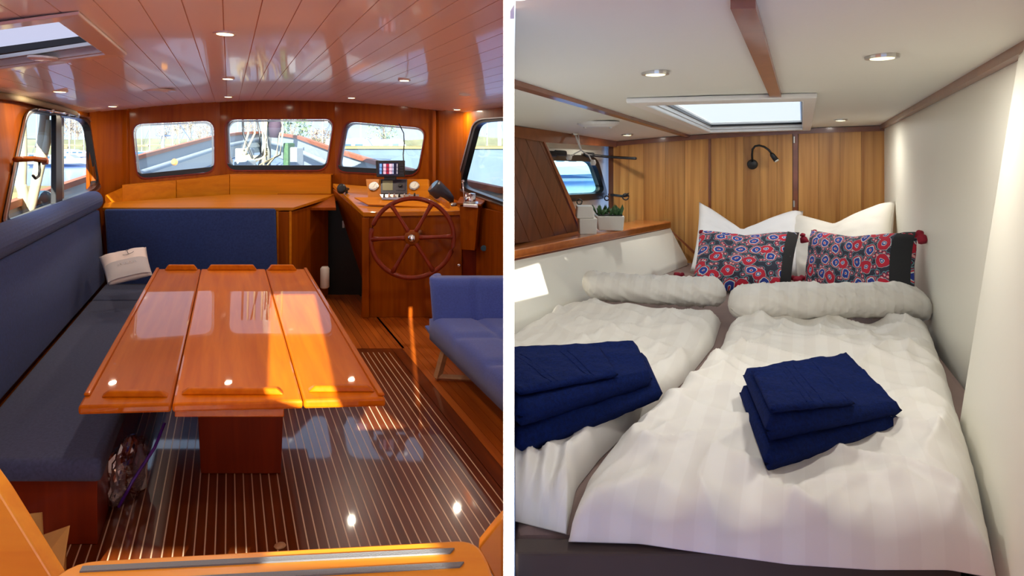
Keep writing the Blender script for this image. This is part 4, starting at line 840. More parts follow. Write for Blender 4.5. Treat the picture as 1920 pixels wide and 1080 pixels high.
b = NB(); j = P(1090, 282, c.y-.03); tube(b, [c, P(1082, 262, c.y-.02), j], .0055, 6); tube(b, [P(1084, 248, c.y), P(1086, 266, c.y-.02), j], .0035, 6); tube(b, [j, P(1078, 288, j.y), P(1070, 294, j.y)], .004, 6); tube(b, [j, P(1104, 291, j.y), P(1112, 307, j.y)], .004, 6); obj('cord', b, 'white_plastic', t, smooth=True)
for u, v in ((1067, 295), (1112, 305)): b = NB(); c = P(u, v, j.y-.005); lathe(b, [(.012, -.015), (.018, 0), (.01, .016)], c, n=10); obj('clip', b, 'white_plastic', t, smooth=True)
# ledge and white box side
FT0, FT1 = P(940, 472.5, 2.45), P(1258, 415, 3.83); FB0, FB1 = P(940, 502, 2.45), P(1258, 435, 3.83)
bk0, bk1 = P(940, 461, 2.80), P(1206, 412, 4.05)
t = thing('cabin_shelf', 'long varnished wooden shelf with a thick front lip below the porthole', 'shelf', FB1)
b = NB(); prism(b, [FT0+Vector((0, 0, -.008)), FT1+Vector((0, 0, -.008)), bk1+Vector((0, .03, 0)), bk0], (0, 0, -.03)); obj('shelf_board', clip(b, XR, 1), 'cabin_ledge', t)
off = Vector((.03, -.04, 0)); mid0 = FT0.lerp(FB0, .62); mid1 = FT1.lerp(FB1, .62)
b = NB(); hexa(b, [mid0, mid0-off, mid1-off, mid1, FT0, FT0-off, FT1-off, FT1]); obj('front_lip', clip(b, XR, 1), 'cabin_ledge', t, bevel=.006)
b = NB(); hexa(b, [FB0-off*.2, FB0-off, FB1-off, FB1-off*.2, mid0-off*.2, mid0-off, mid1-off, mid1-off*.2]); obj('lower_moulding', clip(b, XR, 1), 'cabin_trim', t)
bm = NB(); w0, w1, w2, w3 = P(940, 494, 2.46), P(1257, 428, 3.84), P(1289, 489, 3.73), P(940, 618, 2.10)
N_ = 24; gg = {}
for i in range(N_+1):
    for j in range(13):
        a = i/N_; c = min(1, j/12); p = (w0*(1-a)+w1*a)*(1-c)+(w3*(1-a)+w2*a)*c; gg[i, j] = bm.verts.new(p)
    p = w3*(1-a)+w2*a; gg[i, 13] = bm.verts.new(p+Vector((.0, .0, -.5)))
for i in range(N_):
    for j in range(13): bm.faces.new((gg[i, j], gg[i+1, j], gg[i+1, j+1], gg[i, j+1]))
struct('wall_berth_side', clip(bm, XR, 1), 'cabin_white', smooth=True)
b = NB(); prism(b, [P(1257, 432, 3.835), P(1262, 434, 3.835), P(1320, 487, 3.80), P(1316, 490, 3.79)], nb*.02-nb*.03); struct('trim_14', b, 'cabin_trim')
bm = NB(); prism(bm, [P(1258, 437, 3.85), P(1290, 489, 3.73), Vector((1.3, 3.9, 1.0)), Vector((1.05, 4.0, 1.15))], (0, 0, -.01)); bm.free()
def zl(Y): return 1.257-.040*(Y-2.53)
# vase, planter
t = thing('tall_white_vase', 'tall white square vase standing on the wooden shelf left of the plant', 'vase', Vector((.39, 3.12, zl(3.12))))
c = P(1100, 400, 3.13); z0 = zl(3.13)-.004
def sq(bm, cx, cy, w0, w1, za, zb): hexa(bm, [Vector((cx+i*w0, cy+j*w0, za)) for i, j in ((-1, -1), (1, -1), (1, 1), (-1, 1))]+[Vector((cx+i*w1, cy+j*w1, zb)) for i, j in ((-1, -1), (1, -1), (1, 1), (-1, 1))])
b = NB(); sq(b, c.x+.003, 3.13, .044, .048, z0, z0+.085); obj('lower_body', b, 'white_paint', t, bevel=.005)
b = NB(); sq(b, c.x-.012, 3.13, .046, .041, z0+.085, z0+.148); obj('upper_body', b, 'white_paint', t, bevel=.005)
pc = P(1142, 420, 3.28); zp = zl(3.28)-.002
t = thing('planter', 'white oblong planter of green succulent leaves on the shelf under the porthole', 'planter', Vector((pc.x, 3.28, zp)))
b = NB(); hexa(b, [Vector((pc.x+dx, 3.28+dy, zp)) for dx, dy in ((-.062, -.04), (.072, -.04), (.072, .05), (-.062, .05))]+[Vector((pc.x+dx, 3.28+dy, zp+.083)) for dx, dy in ((-.076, -.052), (.078, -.052), (.078, .058), (-.076, .058))]); obj('pot', b, 'white_paint', t, bevel=.006)
b = NB(); prism(b, [Vector((pc.x+dx, 3.28+dy, zp+.078)) for dx, dy in ((-.066, -.044), (.068, -.044), (.068, .05), (-.066, .05))], (0, 0, .01)); obj('soil', b, 'cushion_dark', t)
rnd = random.Random(4)
for k in range(46):
    cx = pc.x+rnd.uniform(-.066, .068); cy = 3.28+rnd.uniform(-.045, .05); h = rnd.uniform(.03, .062); lx = rnd.uniform(-.03, .03); ly = rnd.uniform(-.025, .02); w = rnd.uniform(.006, .011)
    b = NB(); base = Vector((cx, cy, zp+.085)); tip = base+Vector((lx, ly, h)); md = base.lerp(tip, .5)+Vector((lx*.2, -.004, .004)); sd_ = Vector((w, w*.4, 0))
    a1, a2, m1, m2, m3, tt = [b.verts.new(x) for x in (base-sd_*.5, base+sd_*.5, md-sd_, md+sd_, md+Vector((0, -w*.7, 0)), tip)]
    for f in ((a1, a2, m3), (a1, m3, m1), (a2, m2, m3), (m1, m3, tt), (m3, m2, tt), (a1, m1, m2, a2), (m1, tt, m2)): b.faces.new(f)
    obj('leaf', b, 'leaf_green', t)
# reading lamp
t = thing('reading_lamp', 'black gooseneck reading lamp on the teak back wall', 'lamp', plB(1411, 309))
c = plB(1411, 308); b = NB(); lathe(b, [(.030, 0), (.032, .012), (.026, .022)], c, axis=-nb, n=26); obj('base', b, 'black', t, smooth=True)
b = NB(); tube(b, [plB(u, v)-nb*o for u, v, o in ((1411, 302, .02), (1411, 290, .045), (1412, 280, .055), (1417, 274, .065), (1425, 272.5, .075), (1434, 275, .085), (1443, 281, .09), (1449, 289, .09))], .0065, 8); obj('gooseneck', b, 'black', t, smooth=True)
b = NB(); h0 = plB(1447, 287)-nb*.09; h1 = plB(1457, 300)-nb*.10; lathe(b, [(.009, 0), (.014, .012), (.016, (h1-h0).length)], h0, axis=h1-h0, n=14); obj('head', b, 'black', t, smooth=True)
b = NB(); lathe(b, [(.014, 0), (.012, .006)], h1, axis=h1-h0, n=14); obj('bulb', b, 'dial_white', t)
# ---- bed
rm = -.60
def MZ(x, y, r=rm): return Vector((x, y, CZ+r-.05*y))
q0 = Pr(960, 612, rm)
mp_ = [MZ(XR, .97), MZ(.72, .97), MZ(1.02, 1.36), MZ(1.09, 1.40), MZ(1.20, 1.5), MZ(2.09, 3.36), MZ(1.02, 3.90), MZ(XR+.005, 2.50)]
t = thing('double_berth', 'wide berth with a taupe sheet filling the sleeping cabin', 'bed', Vector((.9, 1.8, .3)))
b = NB(); prism(b, mp_, (0, 0, -.16)); obj('mattress', b, 'taupe_sheet', t, bevel=.02)
b = NB(); prism(b, [Vector((p.x*.99+.004, p.y*.995, .002)) for p in mp_], (0, 0, .74)); obj('berth_base', b, 'cabin_dark', t)
b = NB(); hexa(b, [Vector((XR, .925, .4)), Vector((.71, .925, .4)), Vector((.71, .962, .4)), Vector((XR, .962, .4)), Vector((XR, .925, 1.070)), Vector((.71, .925, 1.070)), Vector((.71, .962, 1.070)), Vector((XR, .962, 1.070))]); obj('shade_board', b, 'shade_brown', t, bevel=.004)  # dark board added in place of the shade under the duvet edge
# coons patch duvets
def resample(pl_, n):
    d = [0]
    for i in range(1, len(pl_)): d.append(d[-1]+(Vector(pl_[i])-Vector(pl_[i-1])).length)
    o = []
    for k in range(n+1):
        x = d[-1]*k/n; i = 1
        while i < len(d)-1 and d[i] < x: i += 1
        f = (x-d[i-1])/max(1e-9, d[i]-d[i-1]); o.append(Vector(pl_[i-1]).lerp(Vector(pl_[i]), f))
    # smooth
    for _ in range(3):
        o = [o[0]]+[(o[i-1]+o[i]*2+o[i+1])/4 for i in range(1, n)]+[o[-1]]
    return o
def duvet(label, top, right, bottom, left, r, H, seed, clipx=None, n=150, parent_label=None, amp=1.0):
    w = lambda L_: [(lambda p: (p.x, p.y))(Pr(u, v, r-H*.85*max(0, min(1, (v-600)/380)))) for u, v in L_]
    T, B_, Lf, Rt = resample(w(top), n), resample(w(bottom), n), resample(w(left), n), resample(w(right), n)
    bm = NB(); g = {}; lowv = {}
    wid = (T[0]-T[-1]).length; le = (Lf[0]-Lf[-1]).length
    for i in range(n+1):
        a = i/n
        for j in range(n+1):
            c = j/n
            p = T[i]*(1-c)+B_[i]*c+Lf[j]*(1-a)+Rt[j]*a-(T[0]*(1-a)*(1-c)+T[-1]*a*(1-c)+B_[0]*(1-a)*c+B_[-1]*a*c)
            e = min(a*wid, (1-a)*wid, c*le, (1-c)*le)
            R_ = .075; f = 1 if e > R_ else math.sqrt(max(0, 1-(1-e/R_)**2))
            q = Vector((p.x*1.0, p.y*1.0, 0))
            # folds: broad swells, diagonal creases, fine crumple towards the edges
            d1 = noise.noise(Vector((q.x*3.0+seed, q.y*2.2, 0)))*.022
            rot = Vector((q.x*.8+q.y*.6, q.y*.8-q.x*.6, 0))
            cr1 = (1-abs(noise.noise(Vector((rot.x*6+seed*3, rot.y*1.5, 1)))*2.0))**3*.012
            cr2 = (1-abs(noise.noise(Vector((rot.x*2.0, rot.y*8+seed, 4)))*2.4))**4*.009
            fine = (1-abs(noise.noise(Vector((q.x*5+seed, q.y*5, 9)))*2.6))**3*.007+noise.noise(Vector((q.x*16+seed, q.y*16, 2)))*.0035+noise.noise(Vector((q.x*34, q.y*26, seed)))*.0015
            edge = max(0, 1-e/.25)*(math.sin(c*le*38+3*noise.noise(q*3))*.004 if min(a, 1-a)*wid < min(c, 1-c)*le else math.sin(a*wid*34+4*noise.noise(q*4+Vector((seed, 0, 0))))*.009*min(1, min(a, 1-a)*wid/.12))
            h = H*f+(d1+cr1+cr2+fine)*amp*1.45*f+edge*f
            z = CZ+r-H-.05*p.y+max(.001, h)
            g[i, j] = bm.verts.new((p.x, p.y, z)); 
    for i in range(n):
        for j in range(n): bm.faces.new((g[i, j], g[i+1, j], g[i+1, j+1], g[i, j+1]))
    bd = [e for e in bm.edges if e.is_boundary]; rr = bmesh.ops.extrude_edge_only(bm, edges=bd); vs = [v for v in rr['geom'] if isinstance(v, bmesh.types.BMVert)]
    for v in vs: v.co.z = CZ+r-H-.05*v.co.y+.002-.003
    bmesh.ops.holes_fill(bm, edges=[e for e in bm.edges if e.is_boundary], sides=0)
    bmesh.ops.triangulate(bm, faces=[f for f in bm.faces if len(f.verts) > 4])
    if clipx is not None: clip(bm, clipx, 1)
    return solo('duvet', bm, 'duvet_satin', label, 'duvet', smooth=True)
def roll(par, p0, p1, r, seed, ends=(0, 0), clipx=None):
    bm = NB(); n = 170; m = 44; rings = []; ax = (p1-p0).normalized(); up = Vector((0, 0, 1)); sd_ = ax.cross(up).normalized()
    for i in range(n+1):
        a = i/n; c = p0.lerp(p1, a); ed = min(a, 1-a)*(p1-p0).length
        k = 1 if ed > .06 else math.sqrt(max(.02, 1-(1-ed/.06)**2)); k = max(k, .05)
        c = c+Vector((0, 0, (ends[0] if a < .5 else ends[1])*max(0, 1-ed/.12)**1.5))+Vector((0, 0, .006*noise.noise(Vector((a*5, seed, 0)))))
        rg = []
        for j in range(m):
            th = 2*math.pi*j/m; x = math.cos(th); y = math.sin(th)
            wv = noise.noise(Vector((a*14+seed+y*1.5, y*1.2, x*1.2)))*.006+noise.noise(Vector((a*40+seed+y*4, x*2, 3)))*.0022+(1-abs(noise.noise(Vector((a*9+y*2.5, x*1.5+seed, 7)))*2.2))**5*.006
            rd = r*(1+.1*noise.noise(Vector((a*4, seed, 1))))*k
            v = c+sd_*(x*(rd*1.1+wv*k))+up*(y*(rd*.92+wv*k)); rg.append(bm.verts.new(v))
        rings.append(rg)
    for i in range(n):
        for j in range(m): bm.faces.new((rings[i][j], rings[i][(j+1) % m], rings[i+1][(j+1) % m], rings[i+1][j]))
    bm.faces.new(rings[0][::-1]); bm.faces.new(rings[-1]); bmesh.ops.triangulate(bm, faces=[f for f in bm.faces if len(f.verts) > 4])
    if clipx: clip(bm, clipx, 1)
    return obj('rolled_top', bm, 'duvet_satin', par, smooth=True)
dl = duvet('white duvet on the left half of the berth, under the left towels', [(890, 650), (985, 602), (1085, 558), (1200, 577), (1352, 580)], [(1352, 580), (1338, 622), (1290, 682), (1215, 748), (1125, 838), (1080, 900), (1062, 992)], [(870, 960), (965, 966), (1062, 992)], [(890, 650), (880, 800), (870, 960)], -.545, .052, 3.1, clipx=XR)
dr_ = duvet('white duvet on the right half of the berth, under the right towels', [(1366, 592), (1450, 588), (1600, 588), (1742, 596)], [(1742, 596), (1772, 680), (1800, 770), (1838, 920), (1868, 1072)], [(1066, 1004), (1200, 1008), (1300, 1022), (1480, 1046), (1640, 1056), (1780, 1056), (1868, 1072)], [(1366, 592), (1340, 655), (1262, 738), (1138, 848), (1098, 900), (1066, 1004)], -.535, .062, 8.4)
roll(dl, Pr(1092, 536, -.495), Pr(1362, 549, -.485), .062, 2.0, (.02, -.005))
roll(dr_, Pr(1368, 564, -.487), Pr(1738, 563, -.487), .070, 5.0, (-.02, -.03))
# ---- folded towels
def towel(label, pts, z0s, hs, layers, seed, m='navy_towel', group='folded navy towels on the berth', stripes=(), clipx=None, open_side=3, parent=None):
    """pts: front-left, front-right, back-right, back-left ground points; slabs with rounded fold towards the front"""
    bm = NB()
    for k in range(layers):
        n1, n2 = 34, 26; g = {}
        j_ = [Vector((noise.noise(Vector((seed+k*3.1, q, 0)))*.009, noise.noise(Vector((seed+k*2.3, q, 5)))*.009, 0)) for q in range(4)]
        C4 = [pts[q]+j_[q] for q in range(4)]
        for sgn in (1, -1):
            for i in range(n1+1):
                for j in range(n2+1):
                    a, c = i/n1, j/n2; p = (C4[0]*(1-a)+C4[1]*a)*(1-c)+(C4[3]*(1-a)+C4[2]*a)*c
                    z0 = (z0s[0]*(1-a)+z0s[1]*a)*(1-c)+(z0s[3]*(1-a)+z0s[2]*a)*c; hh = (hs[0]*(1-a)+hs[1]*a)*(1-c)+(hs[3]*(1-a)+hs[2]*a)*c
                    hk = hh/layers; zm = z0+hk*(k+.5); wx_ = (C4[1]-C4[0]).length; wy_ = (C4[3]-C4[0]).length
                    ef = min(c*wy_, (1-c)*wy_, a*wx_, (1-a)*wx_); rr = hk*.5; f = math.sqrt(max(0, 1-(1-min(1, ef/rr))**2))
                    nn = noise.noise(Vector((p.x*14+seed, p.y*14, k)))*.006*(1 if sgn > 0 else .2)*f+(.0022*noise.noise(Vector((p.x*70, p.y*70, k+seed)))*f)
                    z = zm+sgn*hk*.5*f+nn*sgn
                    g[sgn, i, j] = bm.verts.new((p.x, p.y, z))
            for i in range(n1):
                for j in range(n2):
                    q = [g[sgn, i, j], g[sgn, i+1, j], g[sgn, i+1, j+1], g[sgn, i, j+1]]; bm.faces.new(q if sgn > 0 else q[::-1])
    if clipx: clip(bm, clipx, 1)
    o = solo('folded_towel', bm, m, label, 'towel', group, smooth=True)
    if stripes:
        for a0 in stripes:
            b = NB()
            for c in range(14):
                pass
            P_ = []
            for q in range(19):
                c = .04+.92*q/18; p = (pts[0]*(1-a0)+pts[1]*a0)*(1-c)+(pts[3]*(1-a0)+pts[2]*a0)*c
                z0 = (z0s[0]*(1-a0)+z0s[1]*a0)*(1-c)+(z0s[3]*(1-a0)+z0s[2]*a0)*c; hh = (hs[0]*(1-a0)+hs[1]*a0)*(1-c)+(hs[3]*(1-a0)+hs[2]*a0)*c
                P_.append(Vector((p.x, p.y, z0+hh+noise.noise(Vector((p.x*14+seed, p.y*14, layers-1)))*.006)))
            if clipx: P_ = [p for p in P_ if p.x > clipx+.004]
            if len(P_) > 2: tube(b, P_, .0011, 5); obj('woven_band', b, 'navy_towel', o)
    return o
g_ = 'folded navy towels on the berth'
dz = lambda p, r: CZ+r-.05*p.y
rt = -.527
fl2, fr2, br2, bl2 = Pr(1437, 893, rt), Pr(1697, 800, rt), Pr(1588, 700, rt), Pr(1386, 748, rt)
z_ = [dz(p, rt) for p in (fl2, fr2, br2, bl2)]
gp = [Vector((p.x, p.y, 0)) for p in (fl2, fr2, br2, bl2)]
H1 = [.045, .022, .028, .040]
towel('navy folded towel at the bottom of the right-hand pile', gp, [z-.004 for z in z_], H1, 1, 1.2)
fl3, fr3, br3, bl3 = [gp[0].lerp(gp[2], .02)+Vector((.0, .004, 0)), gp[1].lerp(gp[3], .01), gp[2].copy(), gp[3].lerp(gp[1], .02)]
z2 = [z-.004+h+.002 for z, h in zip(z_, H1)]
H2 = [.050, .026, .032, .036]
towel('navy folded towel lying on top of the bottom one in the right-hand pile', [fl3, fr3, br3, bl3], z2, H2, 1, 4.2)
z3 = [z+h+.001 for z, h in zip(z2, H2)]
G3 = [fl3, fr3, br3, bl3]
def bil(G, a, c): return (G[0]*(1-a)+G[1]*a)*(1-c)+(G[3]*(1-a)+G[2]*a)*c
def bz(Z, a, c): return (Z[0]*(1-a)+Z[1]*a)*(1-c)+(Z[3]*(1-a)+Z[2]*a)*c
cs = [(.02, .03), (.62, .02), (.60, .80), (.04, .80)]
towel('small folded navy hand towel topping the right-hand pile', [bil(G3, a, c) for a, c in cs], [bz(z3, a, c) for a, c in cs], [.014, .012, .012, .014], 1, 7.7, stripes=[.42, .50, .62, .92])
rt = -.530
fl4, fr4, br4, bl4 = Pr(974, 866, rt), Pr(1240, 748, rt), Pr(1212, 700, rt), Pr(900, 790, rt)
gl = [Vector((p.x, p.y, 0)) for p in (fl4, fr4, br4, bl4)]; gl[3] = Vector((-.16, 1.46, 0)); gl[2] = Vector((.375, 1.62, 0))
zq = [dz(p, rt)-.004 for p in gl]; H3 = [.055, .034, .034, .045]
towel('navy folded towel at the bottom of the left-hand pile', gl, zq, H3, 1, 2.7, clipx=XR)
zq2 = [z+h+.002 for z, h in zip(zq, H3)]; gl2 = [gl[0]+Vector((.0, .004, 0)), gl[0].lerp(gl[1], .93)+Vector((0, .01, 0)), gl[2]+Vector((-.03, -.01, 0)), gl[3]]
H4 = [.050, .036, .036, .045]
towel('navy folded towel lying on top of the bottom one in the left-hand pile', gl2, zq2, H4, 1, 5.9, clipx=XR)
zq3 = [z+h+.001 for z, h in zip(zq2, H4)]
cs = [(.03, .05), (.72, .03), (.74, .66), (.02, .70)]
towel('small rumpled navy hand towel topping the left-hand pile', [bil(gl2, a, c) for a, c in cs], [bz(zq3, a, c) for a, c in cs], [.018, .014, .012, .014], 1, 9.3, stripes=[.3, .36, .66, .72], clipx=XR)
# ---- pillows
def PW(u, v, d): 
    p = plB(u, v); k = (p.y-d)/p.y; return P(u, v, p.y-d)
wp_, _ = pillow('white_pillow', PW(1311, 377, .10), PW(1506, 396, .12), P(1516, 523, 3.22), P(1294, 509, 3.42), .16, 'pillow_white', chop=.36, pinch=.05, n=30, label='white pillow with a deep dent in its top edge leaning on the teak wall, left', cat='pillow', group='white bed pillows', seed=2, wr=.006)
pillow('white_pillow', P(1484, 398, 3.50), P(1678, 377, 3.01), P(1672, 540, 2.72), P(1495, 530, 3.22), .16, 'pillow_cream', chop=.22, pinch=.05, n=30, label='cream-white pillow in the right corner behind the right floral cushion', cat='pillow', group='white bed pillows', seed=6, wr=.006)
def tassel(par, c, sz=1.0, ang=(0, 0, -1)):
    b = NB(); a = Vector(ang).normalized(); lathe(b, [(.006, -.004), (.016, .004), (.016, .014), (.012, .018), (.020, .028), (.026, .055), (.020, .060)], c, axis=a, n=12)
    for v in b.verts: v.co = c+(v.co-c)*sz+Vector((noise.noise(v.co*90), noise.noise(v.co*80+Vector((3, 0, 0))), 0))*.004
    return obj('tassel', b, 'tassel_red', par, smooth=True)
def floral_cushion(tl, tr, br, bl, label, seed, cor, strip):
    root = thing('floral_cushion', label, 'cushion', (tl+br)/2, 'floral lumbar cushions with tassels')
    pillow('cover', tl, tr, br, bl, .13, 'floral_print', chop=.07, pinch=.04, n=26, parent=root, seed=seed, wr=.003)
    nrm = (tr-tl).cross(bl-tl).normalized(); nrm = -nrm if nrm.y > 0 else nrm
    b = NB(); n = 14; g = {}
    for i in range(3):
        for j in range(n+1):
            x = strip+(.998-strip)*i/2; y = j/n; X = 2*x-1; Yv = 2*y-1; px = 1-.04*(1-Yv*Yv); py = 1-.04*(1-X*X); A = .5+.5*X*px; C = .5+.5*Yv*py
            p = (tl*(1-A)+tr*A)*(1-C)+(bl*(1-A)+br*A)*C; h = (max(0, (1-X**4)*(1-Yv**4)))**.55*.065; g[i, j] = b.verts.new(p+nrm*(h+.006))
    for i in range(2):
        for j in range(n): b.faces.new((g[i, j], g[i+1, j], g[i+1, j+1], g[i, j+1]))
    obj('dark_border', b, 'cushion_dark', root, smooth=True)
    for c, a in cor: tassel(root, c, .8, a)
    return root
tl, tr, br, bl = P(1311, 432, 3.22), P(1499, 437, 3.12), P(1482, 548, 2.80), P(1294, 545, 2.88)
floral_cushion(tl, tr, br, bl, 'dark floral cushion with red tassels in front of the left white pillow', 1, ((tl+Vector((.0, -.02, 0)), (.5, -.3, -.6)), (tr+Vector((.005, -.02, -.0)), (.2, -.2, -1)), (P(1282, 515, 3.05), (-.9, 0, -.15)), (P(1484, 520, 2.92), (.8, 0, -.3))), .885)
tl, tr, br, bl = P(1521, 431, 3.02), P(1730, 436, 2.36), P(1728, 585, 2.20), P(1508, 548, 2.82)
tr = P(1722, 436, 2.30); br = P(1716, 585, 2.16)
floral_cushion(tl, tr, br, bl, 'dark floral cushion with red tassels against the right cabin wall', 5, ((tl+Vector((0, -.02, 0)), (.4, -.3, -.6)), (tr+Vector((-.02, -.03, .01)), (.1, -.5, -.8)), (P(1506, 519, 2.80), (-.7, -.2, -.4))), .905)
# ================================================================ OUTSIDE: OWN FOREDECK, HARBOUR
bm = NB(); 
vs = [bm.verts.new(p) for p in ((-400, -60, -.9), (400, -60, -.9), (400, 500, -.9), (-400, 500, -.9))]; bm.faces.new(vs); o = obj('harbour_water', bm, 'water'); o['kind'] = 'stuff'; tag(o, 'pale blue harbour water outside the saloon windows', 'water')
# bulwark: cap rail + white inner side
lft = [P(-90, 440, 3.6)+Vector((-.9, 0, 0)), P(10, 388, 4.7), P(100, 356, 5.8), P(186, 327, 7.0), P(250, 297, 8.4), P(330, 276, 10.0), P(402, 257, 12.0), P(450, 250, 14.0), P(490, 248, 15.5)]
rgt = [P(490, 248, 15.5), P(520, 251, 14.0), P(560, 257, 12.0), P(628, 281, 9.6), P(700, 303, 8.4), P(790, 325, 7.4), P(870, 341, 6.8), P(944, 357, 6.0)]
for nm, pts, lb, sg in (('bulwark', lft, 'white bulwark with brown cap rail running forward on the left side of the deck', 1), ('bulwark', rgt, 'white bulwark with brown cap rail curving along the right side of the foredeck', -1)):
    t = thing(nm, lb, 'bulwark', pts[3])
    b = NB()
    for p, q in zip(pts[:-1], pts[1:]): hexa(b, [p+Vector((-.05, -.0, -.03)), p+Vector((.05, -.04, -.03)), q+Vector((.05, -.04, -.03)), q+Vector((-.05, 0, -.03)), p+Vector((-.05, 0, .03)), p+Vector((.05, -.04, .03)), q+Vector((.05, -.04, .03)), q+Vector((-.05, 0, .03))])
    obj('cap_rail', b, 'cap_rail', t)
    b = NB(); ins = Vector((.10*sg, -.03, -.52))
    for p, q in zip(pts[:-1], pts[1:]): hexa(b, [p+ins+Vector((-.03*sg, 0, 0)), p+ins, q+ins, q+ins+Vector((-.03*sg, 0, 0)), p+Vector((-.03*sg, 0, -.03)), p+Vector((0, 0, -.03)), q+Vector((0, 0, -.03)), q+Vector((-.03*sg, 0, -.03))])
    obj('side', b, 'boat_white', t)
    b = NB()      # rounded lighter rail lower down
    tube(b, [p+Vector((.16*sg, -.05, -.20)) for p in pts], .045, 8); obj('fender_rail', b, 'boat_white', t, smooth=True)
bm = NB(); dk = [p+Vector((.08, -.02, -.40)) for p in lft[1:]]+[p+Vector((-.08, -.02, -.40)) for p in rgt[1:]]
bm2 = NB(); cl = [Vector((-.12, 6.0, .80)), Vector((-3.4, 6.9, .80)), Vector((-4.6, 6.2, .8))]
for a, c in zip(lft[1:-1], lft[2:]):
    m0 = Vector((-2.9, min(a.y, 15.4)+.001 if a.y > 6.95 else 6.95, a.z-.62)); m1 = Vector((-2.9-.25*(c.y-7)/8, max(c.y, 6.96), c.z-.62))
    if c.y > 7: 
        f = [bm2.verts.new(p) for p in (a+Vector((.08, 0, -.5)), c+Vector((.08, 0, -.5)), m1, m0)]; bm2.faces.new(f)
for a, c in zip(rgt[:-1], rgt[1:]):
    m0 = Vector((-2.9, max(a.y, 6.95), a.z-.62)); m1 = Vector((-2.9, max(c.y, 6.95), c.z-.62))
    f = [bm2.verts.new(p) for p in (a+Vector((-.08, 0, -.5)), c+Vector((-.08, 0, -.5)), m1, m0)]; bm2.faces.new(f)
bm.free(); dko = struct('floor_foredeck', bm2, 'deck_grey')
# mast, furled canvas and ropes ahead of the middle window
t = thing('foremast', 'thick pale mast base wrapped in ropes seen through the middle front window', 'mast', P(500, 315, 9.5))
b = NB(); tube(b, [P(498, 335, 9.5), P(503, 60, 9.5)], .075, 12); obj('pole', b, 'mast_white', t, smooth=True)
b = NB(); tube(b, [P(517, 222, 9.0), P(516, 235, 9.0), P(514, 258, 9.0)], [.06, .10, .07], 10); obj('furled_sock', b, 'dark_canvas', t, smooth=True)
rnd = random.Random(11)
for k in range(9):
    u0 = 455+k*9; b = NB(); tube(b, [P(u0+rnd.uniform(-14, 14), 170, 9.2), P(u0+rnd.uniform(-8, 8), 250, 9.0), P(u0+rnd.uniform(-18, 18), 290, 9.0), P(480+rnd.uniform(-30, 40), 318, 9.0)], .016, 6); obj('rope', b, 'rope' if k % 3 else 'black', t, smooth=True)
b = NB(); 
for k in range(3): tube(b, [P(478+22*math.cos(a)*1, 278+16*math.sin(a)+k*3, 9.1-.05*k) for a in [math.pi*j/8 for j in range(9)]], .02, 6)
obj('coiled_rope', b, 'rope', t, smooth=True)
for u0, u1, v0, v1, m, lb, Y in ((440, 462, 278, 295, 'boat_white', 'white deck locker upper left in the middle window', 9.3), (438, 464, 300, 316, 'boat_white', 'low white deck box below the locker in the middle window', 8.6), (543, 556, 276, 306, 'boat_white', 'white bollard post right of the mast on the foredeck', 8.8), (530, 540, 268, 286, 'leaf_green', 'small green canister beside the white post on the foredeck', 9.2)):
    b = NB(); a = P(u0, v1, Y); c = P(u1, v0, Y); box(b, a.x, c.x, Y, Y+.3, a.z-.35, c.z); solo('deck_locker' if 'lock' in lb or 'box' in lb else 'deck_post', b, m, lb, 'locker' if 'lock' in lb or 'box' in lb else 'post', bevel=.02)
b = NB(); tube(b, [P(425, 285, 8.2), P(427, 300, 8.2), P(430, 318, 8.0)], [.03, .06, .05], 8); solo('orange_fender', b, 'orange_plastic', 'orange fender at the left edge of the middle front window', 'fender', smooth=True)
b = NB(); lathe(b, [(.03, -.03), (.05, 0), (.03, .03)], P(327, 304, 8.5), axis=(0, -1, 0), n=14); solo('orange_cleat', b, 'orange_plastic', 'small orange cleat on the bulwark in the left front window', 'cleat')
# rigging outside the left window
t = thing('side_rigging', 'pale ropes and a shroud fender outside the left side window', 'rigging', P(60, 400, 5.0))
for pts, r in (([(88, 150), (84, 225), (76, 290), (66, 350), (48, 420)], .035), ([(94, 225), (90, 260), (80, 300), (62, 380), (52, 420)], .03), ([(42, 230), (44, 290), (42, 350), (38, 420)], .03), ([(36, 330), (46, 370), (56, 415)], .04)):
    b = NB(); tube(b, [P(u, v, 5.0) for u, v in pts], r, 7); obj('rope', b, 'rope', t, smooth=True)
b = NB(); lathe(b, [(.02, -.10), (.07, -.06), (.08, 0), (.07, .06), (.02, .10)], P(76, 374, 5.2), axis=(1, 0, .2), n=14); obj('winch', b, 'boat_glass', t, smooth=True)
b = NB(); tube(b, [P(113, 150, 5.6), P(113, 250, 5.6), P(113, 330, 5.6), P(113, 395, 5.6)], .03, 10); solo('shroud_post', b, 'mast_white', 'vertical pole behind the bar of the left side window', 'post', smooth=True)
